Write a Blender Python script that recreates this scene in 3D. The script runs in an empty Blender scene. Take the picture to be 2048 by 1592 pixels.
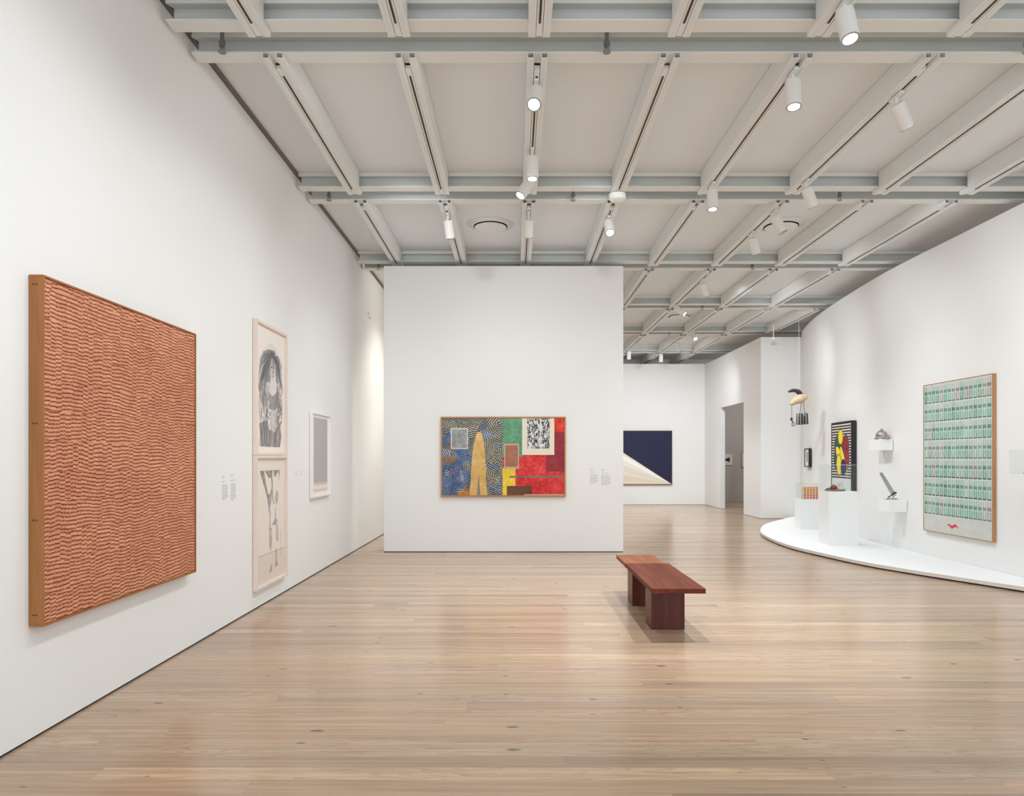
import bpy, bmesh, math, random
import numpy as np
from mathutils import Vector, Matrix

random.seed(7)
RS = np.random.RandomState(11)
scene = bpy.context.scene
COL = scene.collection

# ------------------------------------------------------------------ constants
F, VX, VY, EYE = 1405.0, 1028.5, 915.5, 1.468      # focal length in px, vanishing point, eye height
WL = -2.508                                          # left wall plane
HB = 3.10 + EYE                                      # underside of beam flange
HC = 3.27 + EYE                                      # ceiling plane
HR = 3.06 + EYE                                      # underside of lighting tracks
BAY0, BAY = 4.98, 3.062
RAIL0, RAILS = 0.18, 1.016


def at(px, py, Y):
    return Vector(((px - VX) * Y / F, Y, EYE + (VY - py) * Y / F))


def lin(c):
    out = []
    for v in c[:3]:
        v = v / 255.0
        out.append(v / 12.92 if v <= 0.04045 else ((v + 0.055) / 1.055) ** 2.4)
    return out


# ------------------------------------------------------------------ object helpers
def tag(o, label=None, cat=None, group=None, kind=None):
    if label: o['label'] = label
    if cat: o['category'] = cat
    if group: o['group'] = group
    if kind: o['kind'] = kind
    return o


def thing(name, label, cat, loc=(0, 0, 0), rz=0.0, group=None):
    o = bpy.data.objects.new(name, None)
    o.empty_display_size = 0.1
    COL.objects.link(o)
    o.location = loc
    o.rotation_euler = (0, 0, rz)
    return tag(o, label, cat, group)


def obj(name, bm, m, parent=None, smooth=False):
    me = bpy.data.meshes.new(name)
    bmesh.ops.recalc_face_normals(bm, faces=bm.faces)
    bm.to_mesh(me)
    bm.free()
    if smooth:
        for p in me.polygons: p.use_smooth = True
    if isinstance(m, (list, tuple)):
        for k in m: me.materials.append(k)
    elif m:
        me.materials.append(m)
    o = bpy.data.objects.new(name, me)
    COL.objects.link(o)
    if parent: o.parent = parent
    return o


def BM(): return bmesh.new()


def box(bm, x0, x1, y0, y1, z0, z1, bevel=0.0):
    vs = [bm.verts.new((x, y, z)) for z in (z0, z1) for (x, y) in ((x0, y0), (x1, y0), (x1, y1), (x0, y1))]
    fs = [(0, 3, 2, 1), (4, 5, 6, 7), (0, 1, 5, 4), (1, 2, 6, 5), (2, 3, 7, 6), (3, 0, 4, 7)]
    faces = [bm.faces.new([vs[i] for i in f]) for f in fs]
    if bevel > 0:
        es = set(e for f in faces for e in f.edges)
        bmesh.ops.bevel(bm, geom=list(es), offset=bevel, segments=2, affect='EDGES', profile=0.6)
    return bm


def prism(bm, pts, z0, z1):
    lo = [bm.verts.new((x, y, z0)) for x, y in pts]
    hi = [bm.verts.new((x, y, z1)) for x, y in pts]
    bm.faces.new(lo[::-1]); bm.faces.new(hi)
    n = len(pts)
    for i in range(n):
        j = (i + 1) % n
        bm.faces.new((lo[i], lo[j], hi[j], hi[i]))
    return bm


def prof_x(bm, prof, x0, x1):
    """profile given as (y, z), extruded along x"""
    a = [bm.verts.new((x0, y, z)) for y, z in prof]
    b = [bm.verts.new((x1, y, z)) for y, z in prof]
    bm.faces.new(a); bm.faces.new(b[::-1])
    n = len(prof)
    for i in range(n):
        j = (i + 1) % n
        bm.faces.new((a[i], b[i], b[j], a[j]))
    return bm


def lathe(bm, prof, seg=32, center=(0, 0, 0), flute=0.0, nfl=0, M=None, cap=True):
    """prof of (r, z) from bottom to top"""
    rings = []
    for r, z in prof:
        ring = []
        for i in range(seg):
            a = 2 * math.pi * i / seg
            rr = r * (1 + flute * math.cos(nfl * a)) if nfl else r
            p = Vector((rr * math.cos(a) + center[0], rr * math.sin(a) + center[1], z + center[2]))
            if M: p = M @ p
            ring.append(bm.verts.new(p))
        rings.append(ring)
    for a, b in zip(rings, rings[1:]):
        for i in range(seg):
            j = (i + 1) % seg
            bm.faces.new((a[i], a[j], b[j], b[i]))
    if cap:
        bm.faces.new(rings[0][::-1]); bm.faces.new(rings[-1])
    return bm


def tube(bm, pts, rad, seg=10):
    """tube through points, rad a number or one per point"""
    pts = [Vector(p) for p in pts]
    n = len(pts)
    if not isinstance(rad, (list, tuple)): rad = [rad] * n
    rings = []
    up0 = Vector((0.0, 1.0, 0.0))
    for i, p in enumerate(pts):
        d = (pts[min(i + 1, n - 1)] - pts[max(i - 1, 0)]).normalized()
        up = up0 if abs(d.dot(up0)) < 0.95 else Vector((1, 0, 0))
        s = d.cross(up).normalized(); t = s.cross(d).normalized()
        rings.append([bm.verts.new(p + (s * math.cos(2 * math.pi * k / seg) + t * math.sin(2 * math.pi * k / seg)) * rad[i]) for k in range(seg)])
    for a, b in zip(rings, rings[1:]):
        for k in range(seg):
            j = (k + 1) % seg
            bm.faces.new((a[k], a[j], b[j], b[k]))
    bm.faces.new(rings[0][::-1]); bm.faces.new(rings[-1])
    return bm


def smooth_pts(ctrl, n=8):
    """Catmull-Rom through control tuples"""
    c = [np.array(p, float) for p in ctrl]
    c = [2 * c[0] - c[1]] + c + [2 * c[-1] - c[-2]]
    out = []
    for i in range(1, len(c) - 2):
        p0, p1, p2, p3 = c[i - 1:i + 3]
        for k in range(n):
            t = k / n
            out.append(0.5 * (2 * p1 + (p2 - p0) * t + (2 * p0 - 5 * p1 + 4 * p2 - p3) * t * t + (3 * p1 - p0 - 3 * p2 + p3) * t ** 3))
    out.append(c[-2])
    return [tuple(p) for p in out]


# ------------------------------------------------------------------ materials
def newmat(name):
    m = bpy.data.materials.new(name)
    m.use_nodes = True
    nt = m.node_tree
    b = nt.nodes['Principled BSDF']
    return m, nt, b


def N(nt, t, **kw):
    n = nt.nodes.new(t)
    for k, v in kw.items(): setattr(n, k, v)
    return n


def math_n(nt, op, a, b=None, c=None):
    n = nt.nodes.new('ShaderNodeMath'); n.operation = op
    for i, v in enumerate((a, b, c)):
        if v is None: continue
        if hasattr(v, 'is_linked') or hasattr(v, 'links'): nt.links.new(v, n.inputs[i])
        else: n.inputs[i].default_value = v
    return n.outputs[0]


def mixc(nt, fac, a, b, mode='MIX'):
    n = nt.nodes.new('ShaderNodeMix'); n.data_type = 'RGBA'; n.blend_type = mode
    for i, v in ((0, fac), (6, a), (7, b)):
        if hasattr(v, 'links'): nt.links.new(v, n.inputs[i])
        elif i == 0: n.inputs[0].default_value = v
        else: n.inputs[i].default_value = (*v[:3], 1)
    return n.outputs[2]


def flat(name, rgb, rough=0.6, metal=0.0, var=0.03, scale=6.0, bump=0.0, spec=0.5):
    """plain procedural material: base colour with a faint noise variation"""
    m, nt, b = newmat(name)
    tc = N(nt, 'ShaderNodeTexCoord')
    nz = N(nt, 'ShaderNodeTexNoise'); nz.inputs['Scale'].default_value = scale; nz.inputs['Detail'].default_value = 4
    nt.links.new(tc.outputs['Object'], nz.inputs['Vector'])
    c = lin(rgb)
    col = mixc(nt, nz.outputs['Fac'], [v * (1 - var) for v in c], [min(1, v * (1 + var)) for v in c])
    nt.links.new(col, b.inputs['Base Color'])
    b.inputs['Roughness'].default_value = rough
    b.inputs['Metallic'].default_value = metal
    b.inputs['Specular IOR Level'].default_value = spec
    if bump:
        bp = N(nt, 'ShaderNodeBump'); bp.inputs['Strength'].default_value = bump; bp.inputs['Distance'].default_value = 0.01
        nt.links.new(nz.outputs['Fac'], bp.inputs['Height']); nt.links.new(bp.outputs[0], b.inputs['Normal'])
    return m


def wood(name, dark, light, rough=0.45, axis=2, grain=30.0, var=0.35, spec=0.4):
    """grain running along the given object axis"""
    m, nt, b = newmat(name)
    tc = N(nt, 'ShaderNodeTexCoord'); mp = N(nt, 'ShaderNodeMapping')
    sc = [grain, grain, grain]; sc[axis] = grain * 0.06
    mp.inputs['Scale'].default_value = sc
    nt.links.new(tc.outputs['Object'], mp.inputs['Vector'])
    nz = N(nt, 'ShaderNodeTexNoise'); nz.inputs['Scale'].default_value = 1.0; nz.inputs['Detail'].default_value = 6; nz.inputs['Distortion'].default_value = 0.6
    nt.links.new(mp.outputs[0], nz.inputs['Vector'])
    n2 = N(nt, 'ShaderNodeTexNoise'); n2.inputs['Scale'].default_value = 0.17; n2.inputs['Detail'].default_value = 2
    nt.links.new(mp.outputs[0], n2.inputs['Vector'])
    f = math_n(nt, 'ADD', math_n(nt, 'MULTIPLY', nz.outputs['Fac'], 0.6), math_n(nt, 'MULTIPLY', n2.outputs['Fac'], 0.4))
    rp = N(nt, 'ShaderNodeValToRGB')
    rp.color_ramp.elements[0].position = 0.5 - var / 2; rp.color_ramp.elements[0].color = (*lin(dark), 1)
    rp.color_ramp.elements[1].position = 0.5 + var / 2; rp.color_ramp.elements[1].color = (*lin(light), 1)
    nt.links.new(f, rp.inputs[0]); nt.links.new(rp.outputs[0], b.inputs['Base Color'])
    b.inputs['Roughness'].default_value = rough
    b.inputs['Specular IOR Level'].default_value = spec
    return m


def emit(name, rgb, strength):
    m, nt, b = newmat(name)
    b.inputs['Base Color'].default_value = (*lin(rgb), 1)
    b.inputs['Emission Color'].default_value = (*lin(rgb), 1)
    b.inputs['Emission Strength'].default_value = strength
    return m


def acrylic(name, tint=(253, 254, 254), refl=0.06):
    m, nt, b = newmat(name)
    out = nt.nodes['Material Output']
    tr = N(nt, 'ShaderNodeBsdfTransparent'); tr.inputs['Color'].default_value = (*lin(tint), 1)
    gl = N(nt, 'ShaderNodeBsdfGlossy'); gl.inputs['Roughness'].default_value = 0.02
    lw = N(nt, 'ShaderNodeLayerWeight'); lw.inputs['Blend'].default_value = 0.3
    f = math_n(nt, 'ADD', math_n(nt, 'MULTIPLY', lw.outputs['Facing'], 0.05), refl * 0.25)
    mx = N(nt, 'ShaderNodeMixShader')
    nt.links.new(f, mx.inputs[0]); nt.links.new(tr.outputs[0], mx.inputs[1]); nt.links.new(gl.outputs[0], mx.inputs[2])
    nt.links.new(mx.outputs[0], out.inputs['Surface'])
    return m


def painted(name, rough=0.6, spec=0.3):
    """reads the colour laid on the canvas mesh itself"""
    m, nt, b = newmat(name)
    a = N(nt, 'ShaderNodeVertexColor'); a.layer_name = 'paint'
    nt.links.new(a.outputs['Color'], b.inputs['Base Color'])
    b.inputs['Roughness'].default_value = rough
    b.inputs['Specular IOR Level'].default_value = spec
    return m


M_wall = flat('white_wall_paint', (236, 236, 235), 0.85, var=0.006, scale=1.5, spec=0.2)
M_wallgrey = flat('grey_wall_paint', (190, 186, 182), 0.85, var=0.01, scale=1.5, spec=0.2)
M_ceil = flat('ceiling_panel_paint', (230, 234, 237), 0.9, var=0.01, scale=0.7, spec=0.1)
M_beam = flat('beam_grey_paint', (227, 229, 227), 0.6, var=0.03, scale=2.0, spec=0.2)
M_rail = flat('rail_white_paint', (230, 232, 231), 0.55, var=0.02, scale=3.0, spec=0.2)
M_dark = flat('dark_gap', (46, 42, 38), 0.8)
M_slot = flat('track_slot_dark', (62, 50, 44), 0.7)
M_fix = flat('spotlight_white', (236, 236, 234), 0.45, spec=0.4)
M_lens = emit('spotlight_lens_lit', (255, 252, 244), 9.0)
M_lensoff = flat('spotlight_lens', (180, 180, 178), 0.25)
M_rim = flat('spotlight_rim', (165, 165, 164), 0.4)
M_plinth = flat('plinth_white', (246, 247, 248), 0.5, var=0.005, spec=0.3)
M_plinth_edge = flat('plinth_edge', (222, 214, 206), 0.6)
M_ped = flat('pedestal_white', (240, 241, 241), 0.6, var=0.006, spec=0.3)
M_acr = acrylic('clear_acrylic')
M_chrome = flat('chrome', (205, 200, 196), 0.16, 1.0, var=0.1, scale=40)
M_steel = flat('steel_grey', (140, 140, 138), 0.35, 0.8, var=0.1)
M_oakframe = wood('oak_frame', (166, 112, 64), (190, 136, 84), 0.45, 2, 40)
M_brownframe = wood('brown_frame', (146, 92, 48), (168, 112, 64), 0.5, 2, 40)
M_tanframe = wood('tan_frame', (170, 124, 82), (188, 142, 98), 0.5, 2, 40)
M_pinkframe = wood('pale_pink_frame', (226, 208, 198), (236, 220, 210), 0.5, 2, 40)
M_whiteframe = flat('white_frame', (238, 234, 230), 0.5)
M_blackframe = flat('black_frame', (30, 29, 30), 0.45)
M_goldframe = wood('walnut_frame', (110, 80, 56), (130, 96, 68), 0.5, 2, 40)
M_paint = painted('painted_canvas')
M_paper = flat('paper', (236, 228, 220), 0.8)
M_text = flat('vinyl_text', (186, 187, 191), 0.7)
M_redwood = wood('bench_red_wood', (72, 26, 18), (104, 48, 36), 0.36, 2, 26, spec=0.35)
M_redtop = wood('bench_top_wood', (84, 40, 30), (122, 70, 54), 0.55, 1, 22, var=0.45, spec=0.08)
M_redtop2 = wood('bench_top_pale', (126, 76, 54), (158, 104, 76), 0.55, 1, 22, var=0.45, spec=0.08)


def floor_mat():
    m, nt, b = newmat('pine_floor')
    L = nt.links.new
    g = N(nt, 'ShaderNodeNewGeometry')
    sx = N(nt, 'ShaderNodeSeparateXYZ'); L(g.outputs['Position'], sx.inputs[0])
    X, Y = sx.outputs[0], sx.outputs[1]
    RW = 0.128
    row = math_n(nt, 'FLOOR', math_n(nt, 'DIVIDE', Y, RW))
    wn = N(nt, 'ShaderNodeTexWhiteNoise', noise_dimensions='1D'); L(row, wn.inputs['W'])
    xs = math_n(nt, 'ADD', X, math_n(nt, 'MULTIPLY', wn.outputs['Value'], 11.0))
    PL = 3.4
    seg = math_n(nt, 'FLOOR', math_n(nt, 'DIVIDE', xs, PL))
    idv = N(nt, 'ShaderNodeCombineXYZ'); L(row, idv.inputs[0]); L(seg, idv.inputs[1])
    w2 = N(nt, 'ShaderNodeTexWhiteNoise', noise_dimensions='2D'); L(idv.outputs[0], w2.inputs['Vector'])
    rnd = w2.outputs['Value']
    sc2 = N(nt, 'ShaderNodeSeparateColor'); L(w2.outputs['Color'], sc2.inputs[0])
    rp = N(nt, 'ShaderNodeValToRGB'); L(rnd, rp.inputs[0])
    cr = rp.color_ramp
    cr.elements[0].position = 0.0; cr.elements[0].color = (*lin((163, 138, 115)), 1)
    cr.elements[1].position = 1.0; cr.elements[1].color = (*lin((197, 170, 140)), 1)
    for p, c in ((0.2, (174, 147, 123)), (0.45, (183, 155, 128)), (0.7, (189, 160, 136)), (0.86, (172, 151, 131))):
        e = cr.elements.new(p); e.color = (*lin(c), 1)
    # long grain, different in every plank
    gv = N(nt, 'ShaderNodeCombineXYZ')
    L(math_n(nt, 'MULTIPLY', xs, 0.9), gv.inputs[0])
    L(math_n(nt, 'MULTIPLY', Y, 34.0), gv.inputs[1])
    L(math_n(nt, 'MULTIPLY', rnd, 60.0), gv.inputs[2])
    n1 = N(nt, 'ShaderNodeTexNoise'); n1.inputs['Scale'].default_value = 1.0; n1.inputs['Detail'].default_value = 5
    n1.inputs['Roughness'].default_value = 0.65; n1.inputs['Distortion'].default_value = 0.5
    L(gv.outputs[0], n1.inputs['Vector'])
    # cathedral growth rings on some planks
    gv2 = N(nt, 'ShaderNodeCombineXYZ')
    L(math_n(nt, 'MULTIPLY', xs, 0.55), gv2.inputs[0]); L(math_n(nt, 'MULTIPLY', Y, 7.0), gv2.inputs[1]); L(math_n(nt, 'MULTIPLY', rnd, 35.0), gv2.inputs[2])
    n2 = N(nt, 'ShaderNodeTexNoise'); n2.inputs['Scale'].default_value = 1.0; n2.inputs['Detail'].default_value = 3.0; n2.inputs['Distortion'].default_value = 0.25
    n2.inputs['Roughness'].default_value = 0.6
    L(gv2.outputs[0], n2.inputs['Vector'])
    ring = math_n(nt, 'FRACT', math_n(nt, 'MULTIPLY', n2.outputs['Fac'], 17.0))
    ring = math_n(nt, 'POWER', ring, 4.0)
    pick = math_n(nt, 'MULTIPLY', math_n(nt, 'GREATER_THAN', sc2.outputs[0], 0.45), 0.55)
    ringf = math_n(nt, 'MULTIPLY', ring, pick)
    c1 = mixc(nt, math_n(nt, 'MULTIPLY', ringf, 0.8), rp.outputs[0], lin((128, 92, 70)))
    mr = N(nt, 'ShaderNodeMapRange'); mr.inputs[1].default_value = 0.3; mr.inputs[2].default_value = 0.7; mr.inputs[3].default_value = 0.74; mr.inputs[4].default_value = 1.20
    L(n1.outputs['Fac'], mr.inputs[0])
    cg = N(nt, 'ShaderNodeCombineColor'); [L(mr.outputs[0], cg.inputs[i]) for i in range(3)]
    c2 = mixc(nt, 1.0, c1, cg.outputs[0], 'MULTIPLY')
    # knots
    kv = N(nt, 'ShaderNodeCombineXYZ'); L(math_n(nt, 'MULTIPLY', X, 1.9), kv.inputs[0]); L(math_n(nt, 'MULTIPLY', Y, 4.6), kv.inputs[1])
    vo = N(nt, 'ShaderNodeTexVoronoi', voronoi_dimensions='2D'); vo.inputs['Scale'].default_value = 1.0
    L(kv.outputs[0], vo.inputs['Vector'])
    vs = N(nt, 'ShaderNodeSeparateColor'); L(vo.outputs['Color'], vs.inputs[0])
    rad = math_n(nt, 'MULTIPLY', math_n(nt, 'POWER', vs.outputs[0], 5.0), 0.085)
    wob = N(nt, 'ShaderNodeTexNoise'); wob.inputs['Scale'].default_value = 30
    L(g.outputs['Position'], wob.inputs['Vector'])
    dd = math_n(nt, 'ADD', vo.outputs['Distance'], math_n(nt, 'MULTIPLY', math_n(nt, 'SUBTRACT', wob.outputs['Fac'], 0.5), 0.05))
    kn = N(nt, 'ShaderNodeMapRange'); kn.interpolation_type = 'SMOOTHSTEP'
    L(math_n(nt, 'SUBTRACT', rad, dd), kn.inputs[0]); kn.inputs[1].default_value = -0.012; kn.inputs[2].default_value = 0.03; kn.inputs[3].default_value = 0; kn.inputs[4].default_value = 0.7
    c3 = mixc(nt, kn.outputs[0], c2, lin((78, 66, 60)))
    # seams
    fy = math_n(nt, 'FRACT', math_n(nt, 'DIVIDE', Y, RW)); fx = math_n(nt, 'FRACT', math_n(nt, 'DIVIDE', xs, PL))
    s = math_n(nt, 'MAXIMUM', math_n(nt, 'LESS_THAN', fy, 0.016), math_n(nt, 'LESS_THAN', fx, 0.0008))
    c4 = mixc(nt, math_n(nt, 'MULTIPLY', s, 0.30), c3, lin((120, 92, 74)))
    L(c4, b.inputs['Base Color'])
    rr = N(nt, 'ShaderNodeMapRange'); rr.inputs[3].default_value = 0.16; rr.inputs[4].default_value = 0.27
    L(n1.outputs['Fac'], rr.inputs[0]); L(rr.outputs[0], b.inputs['Roughness'])
    b.inputs['Specular IOR Level'].default_value = 0.42
    bp = N(nt, 'ShaderNodeBump'); bp.inputs['Strength'].default_value = 0.04; bp.inputs['Distance'].default_value = 0.004
    L(n1.outputs['Fac'], bp.inputs['Height']); L(bp.outputs[0], b.inputs['Normal'])
    return m


def strips_mat():
    """terracotta canvas covered in rows of short paper strips"""
    m, nt, b = newmat('pasted_strip_canvas')
    L = nt.links.new
    tc = N(nt, 'ShaderNodeTexCoord'); sx = N(nt, 'ShaderNodeSeparateXYZ'); L(tc.outputs['Object'], sx.inputs[0])
    U, V = sx.outputs[0], sx.outputs[2]
    cw = 0.047
    lo = N(nt, 'ShaderNodeTexNoise', noise_dimensions='2D'); lo.inputs['Scale'].default_value = 2.6; lo.inputs['Detail'].default_value = 2
    uv = N(nt, 'ShaderNodeCombineXYZ'); L(U, uv.inputs[0]); L(V, uv.inputs[1]); L(uv.outputs[0], lo.inputs['Vector'])
    vrow0 = math_n(nt, 'FLOOR', math_n(nt, 'DIVIDE', V, 0.16))
    ush = N(nt, 'ShaderNodeTexWhiteNoise', noise_dimensions='1D'); L(vrow0, ush.inputs['W'])
    col = math_n(nt, 'FLOOR', math_n(nt, 'DIVIDE', math_n(nt, 'ADD', U, math_n(nt, 'MULTIPLY', ush.outputs['Value'], 0.047)), cw))
    cv = N(nt, 'ShaderNodeCombineXYZ'); L(col, cv.inputs[0]); L(vrow0, cv.inputs[1])
    wn = N(nt, 'ShaderNodeTexWhiteNoise', noise_dimensions='2D'); L(cv.outputs[0], wn.inputs['Vector'])
    v2 = math_n(nt, 'ADD', V, math_n(nt, 'ADD', math_n(nt, 'MULTIPLY', lo.outputs['Fac'], 0.055), math_n(nt, 'MULTIPLY', wn.outputs['Value'], 0.015)))
    rh = 0.0222
    q = math_n(nt, 'DIVIDE', v2, rh)
    fr = math_n(nt, 'FRACT', q); ri = math_n(nt, 'FLOOR', q)
    iv = N(nt, 'ShaderNodeCombineXYZ'); L(col, iv.inputs[0]); L(ri, iv.inputs[1])
    w3 = N(nt, 'ShaderNodeTexWhiteNoise', noise_dimensions='2D'); L(iv.outputs[0], w3.inputs['Vector'])
    tone = N(nt, 'ShaderNodeTexNoise', noise_dimensions='2D'); tone.inputs['Scale'].default_value = 1.8; L(uv.outputs[0], tone.inputs['Vector'])
    base = N(nt, 'ShaderNodeValToRGB'); L(math_n(nt, 'ADD', math_n(nt, 'MULTIPLY', w3.outputs['Value'], 0.45), math_n(nt, 'MULTIPLY', tone.outputs['Fac'], 0.55)), base.inputs[0])
    base.color_ramp.elements[0].position = 0.15; base.color_ramp.elements[0].color = (*lin((200, 142, 112)), 1)
    base.color_ramp.elements[1].position = 0.85; base.color_ramp.elements[1].color = (*lin((228, 182, 148)), 1)
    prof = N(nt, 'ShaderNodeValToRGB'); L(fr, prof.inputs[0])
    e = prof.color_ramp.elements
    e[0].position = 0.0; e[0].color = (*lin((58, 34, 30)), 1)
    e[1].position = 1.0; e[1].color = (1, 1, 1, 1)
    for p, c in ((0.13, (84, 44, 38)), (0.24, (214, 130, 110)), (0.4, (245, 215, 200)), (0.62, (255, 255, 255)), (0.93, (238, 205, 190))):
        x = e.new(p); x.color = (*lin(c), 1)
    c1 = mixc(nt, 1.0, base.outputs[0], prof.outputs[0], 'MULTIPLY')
    fn = N(nt, 'ShaderNodeTexNoise', noise_dimensions='2D'); fn.inputs['Scale'].default_value = 130; fn.inputs['Detail'].default_value = 2; L(uv.outputs[0], fn.inputs['Vector'])
    spk = math_n(nt, 'MULTIPLY', math_n(nt, 'GREATER_THAN', fn.outputs['Fac'], 0.62), 0.5)
    c2 = mixc(nt, spk, c1, lin((238, 190, 160)))
    n4 = N(nt, 'ShaderNodeTexNoise', noise_dimensions='2D'); n4.inputs['Scale'].default_value = 90; L(uv.outputs[0], n4.inputs['Vector'])
    rd = math_n(nt, 'MULTIPLY', math_n(nt, 'GREATER_THAN', n4.outputs['Fac'], 0.62), 0.45)
    c3 = mixc(nt, rd, c2, lin((168, 62, 52)))
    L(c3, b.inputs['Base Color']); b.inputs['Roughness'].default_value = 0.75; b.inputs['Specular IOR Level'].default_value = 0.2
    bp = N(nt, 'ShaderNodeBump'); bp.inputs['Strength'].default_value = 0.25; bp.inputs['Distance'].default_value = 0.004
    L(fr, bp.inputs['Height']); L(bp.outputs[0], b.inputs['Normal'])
    return m


M_floor = floor_mat()
M_strips = strips_mat()


# ------------------------------------------------------------------ painted grids
def vnoise(h, w, cells_y, cells_x, seed=0):
    r = np.random.RandomState(seed)
    g = r.rand(cells_y + 2, cells_x + 2)
    y = np.linspace(0, cells_y, h); x = np.linspace(0, cells_x, w)
    yi = np.floor(y).astype(int); xi = np.floor(x).astype(int)
    fy = (y - yi)[:, None]; fx = (x - xi)[None, :]
    fy = fy * fy * (3 - 2 * fy); fx = fx * fx * (3 - 2 * fx)
    a = g[yi][:, xi]; b_ = g[yi][:, xi + 1]; c = g[yi + 1][:, xi]; d = g[yi + 1][:, xi + 1]
    return (a * (1 - fx) + b_ * fx) * (1 - fy) + (c * (1 - fx) + d * fx) * fy


def inpoly(S, T, pts):
    ins = np.zeros(S.shape, bool)
    n = len(pts)
    for i in range(n):
        x1, y1 = pts[i]; x2, y2 = pts[(i + 1) % n]
        if y1 == y2: continue
        c = ((y1 > T) != (y2 > T)) & (S < (x2 - x1) * (T - y1) / (y2 - y1) + x1)
        ins ^= c
    return ins


def canvas_grid(name, w, h, img, parent, y, x0=0.0, z0=0.0, mat=None):
    """img rows run top to bottom, sRGB 0..255; lies in the local xz plane"""
    ny, nx = img.shape[:2]
    xs = np.linspace(x0, x0 + w, nx); zs = np.linspace(z0 + h, z0, ny)
    co = np.zeros((ny, nx, 3)); co[..., 0] = xs[None, :]; co[..., 1] = y; co[..., 2] = zs[:, None]
    idx = np.arange(ny * nx).reshape(ny, nx)
    quads = np.stack([idx[1:, :-1], idx[1:, 1:], idx[:-1, 1:], idx[:-1, :-1]], -1).reshape(-1, 4)
    me = bpy.data.meshes.new(name)
    me.vertices.add(ny * nx); me.vertices.foreach_set('co', co.reshape(-1))
    me.loops.add(quads.size); me.loops.foreach_set('vertex_index', quads.reshape(-1).astype(np.int32))
    me.polygons.add(len(quads)); me.polygons.foreach_set('loop_start', (np.arange(len(quads)) * 4).astype(np.int32))
    me.update(calc_edges=True)
    at_ = me.color_attributes.new('paint', 'FLOAT_COLOR', 'POINT')
    s = np.clip(img / 255.0, 0, 1)
    l = np.where(s <= 0.04045, s / 12.92, ((s + 0.055) / 1.055) ** 2.4)
    rgba = np.ones((ny * nx, 4), np.float32); rgba[:, :3] = l.reshape(-1, 3)
    at_.data.foreach_set('color', rgba.reshape(-1))
    me.materials.append(mat or M_paint)
    o = bpy.data.objects.new(name, me); COL.objects.link(o); o.parent = parent
    return o


def ST(h, w):
    T, S = np.mgrid[0:1:h * 1j, 0:1:w * 1j]
    return S, T


def put(img, mask, c, a=1.0):
    if np.ndim(a) == 0: a = np.full(mask.shape, float(a))
    a = (a * mask)[..., None]
    img[:] = img * (1 - a) + np.array(c, float) * a


def framed(name, label, cat, corner, rz, w, h, depth, fw, fmat, group=None):
    """root at the lower left corner on the wall; local x runs right, -y comes off the wall"""
    t = thing(name, label, cat, corner, rz, group)
    bm = BM()
    y0, y1 = -depth, -0.004
    box(bm, 0, w, y0, y1, 0, fw, 0.0015); box(bm, 0, w, y0, y1, h - fw, h, 0.0015)
    box(bm, 0, fw, y0, y1, fw, h - fw, 0.0015); box(bm, w - fw, w, y0, y1, fw, h - fw, 0.0015)
    f = obj('frame', bm, fmat, t)
    return t, f


# ------------------------------------------------------------------ the setting
def struct(name, bm, m, smooth=False):
    return tag(obj(name, bm, m, None, smooth), kind='structure')


RW_CTRL = [(5.99, -2.6), (5.99, 4.0), (5.99, 7.5), (5.988, 9.6), (5.985, 10.4), (6.0, 11.26), (6.07, 12.2), (6.165, 13.12), (6.31, 14.29), (6.49, 15.3), (6.70, 16.2), (6.91, 16.90)]
RW = smooth_pts(RW_CTRL, 8)
_rx = np.array([p[0] for p in RW]); _ry = np.array([p[1] for p in RW])


def wall_x(y): return float(np.interp(y, _ry, _rx))


# floor
bm = BM(); box(bm, -3.2, 10.5, -3.0, 25.5, -0.06, 0.0)
struct('floor', bm, M_floor)
# ceiling
bm = BM(); box(bm, -3.2, 10.5, -3.0, 25.5, HC, HC + 0.1)
struct('ceiling', bm, M_ceil)
# left wall
bm = BM(); box(bm, WL - 0.15, WL, -2.8, 25.2, 0.012, HC - 0.035)
struct('wall_left', bm, M_wall)
bm = BM(); box(bm, WL - 0.15, WL - 0.004, -2.8, 25.2, 0.0, 0.012)
struct('shadow_gap_left', bm, M_dark)  # wall foot strips, here and below: shade of the gap put into dark colour
bm = BM(); box(bm, WL - 0.15, WL + 0.03, -2.8, 25.2, HC - 0.03, HC - 0.001)
box(bm, WL - 0.15, WL - 0.02, -2.8, 25.2, HC - 0.035, HC - 0.03)
struct('trim_1', bm, flat('wall_head_trim', (118, 112, 106), 0.7))
# centre partition
CWZ = EYE + 2.984
CWX0, CWX1, CWY = -2.031, 1.697, 10.93
bm = BM(); box(bm, CWX0, CWX1, CWY, CWY + 0.45, 0.010, CWZ, 0.004)
struct('wall_center', bm, M_wall)
bm = BM(); box(bm, CWX0 + 0.004, CWX1 - 0.004, CWY + 0.004, CWY + 0.446, 0.0, 0.010)
struct('shadow_gap_center', bm, M_dark)
# curved right wall
RWZ = EYE + 3.0
off = []
for i, (x, y) in enumerate(RW):
    a = Vector(RW[max(0, i - 1)]); c = Vector(RW[min(len(RW) - 1, i + 1)])
    d = (c - a).normalized(); off.append((x + d.y * 0.16, y - d.x * 0.16))
bm = BM(); prism(bm, RW + off[::-1], 0.0, RWZ)
wr = struct('wall_right', bm, M_wall)
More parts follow.
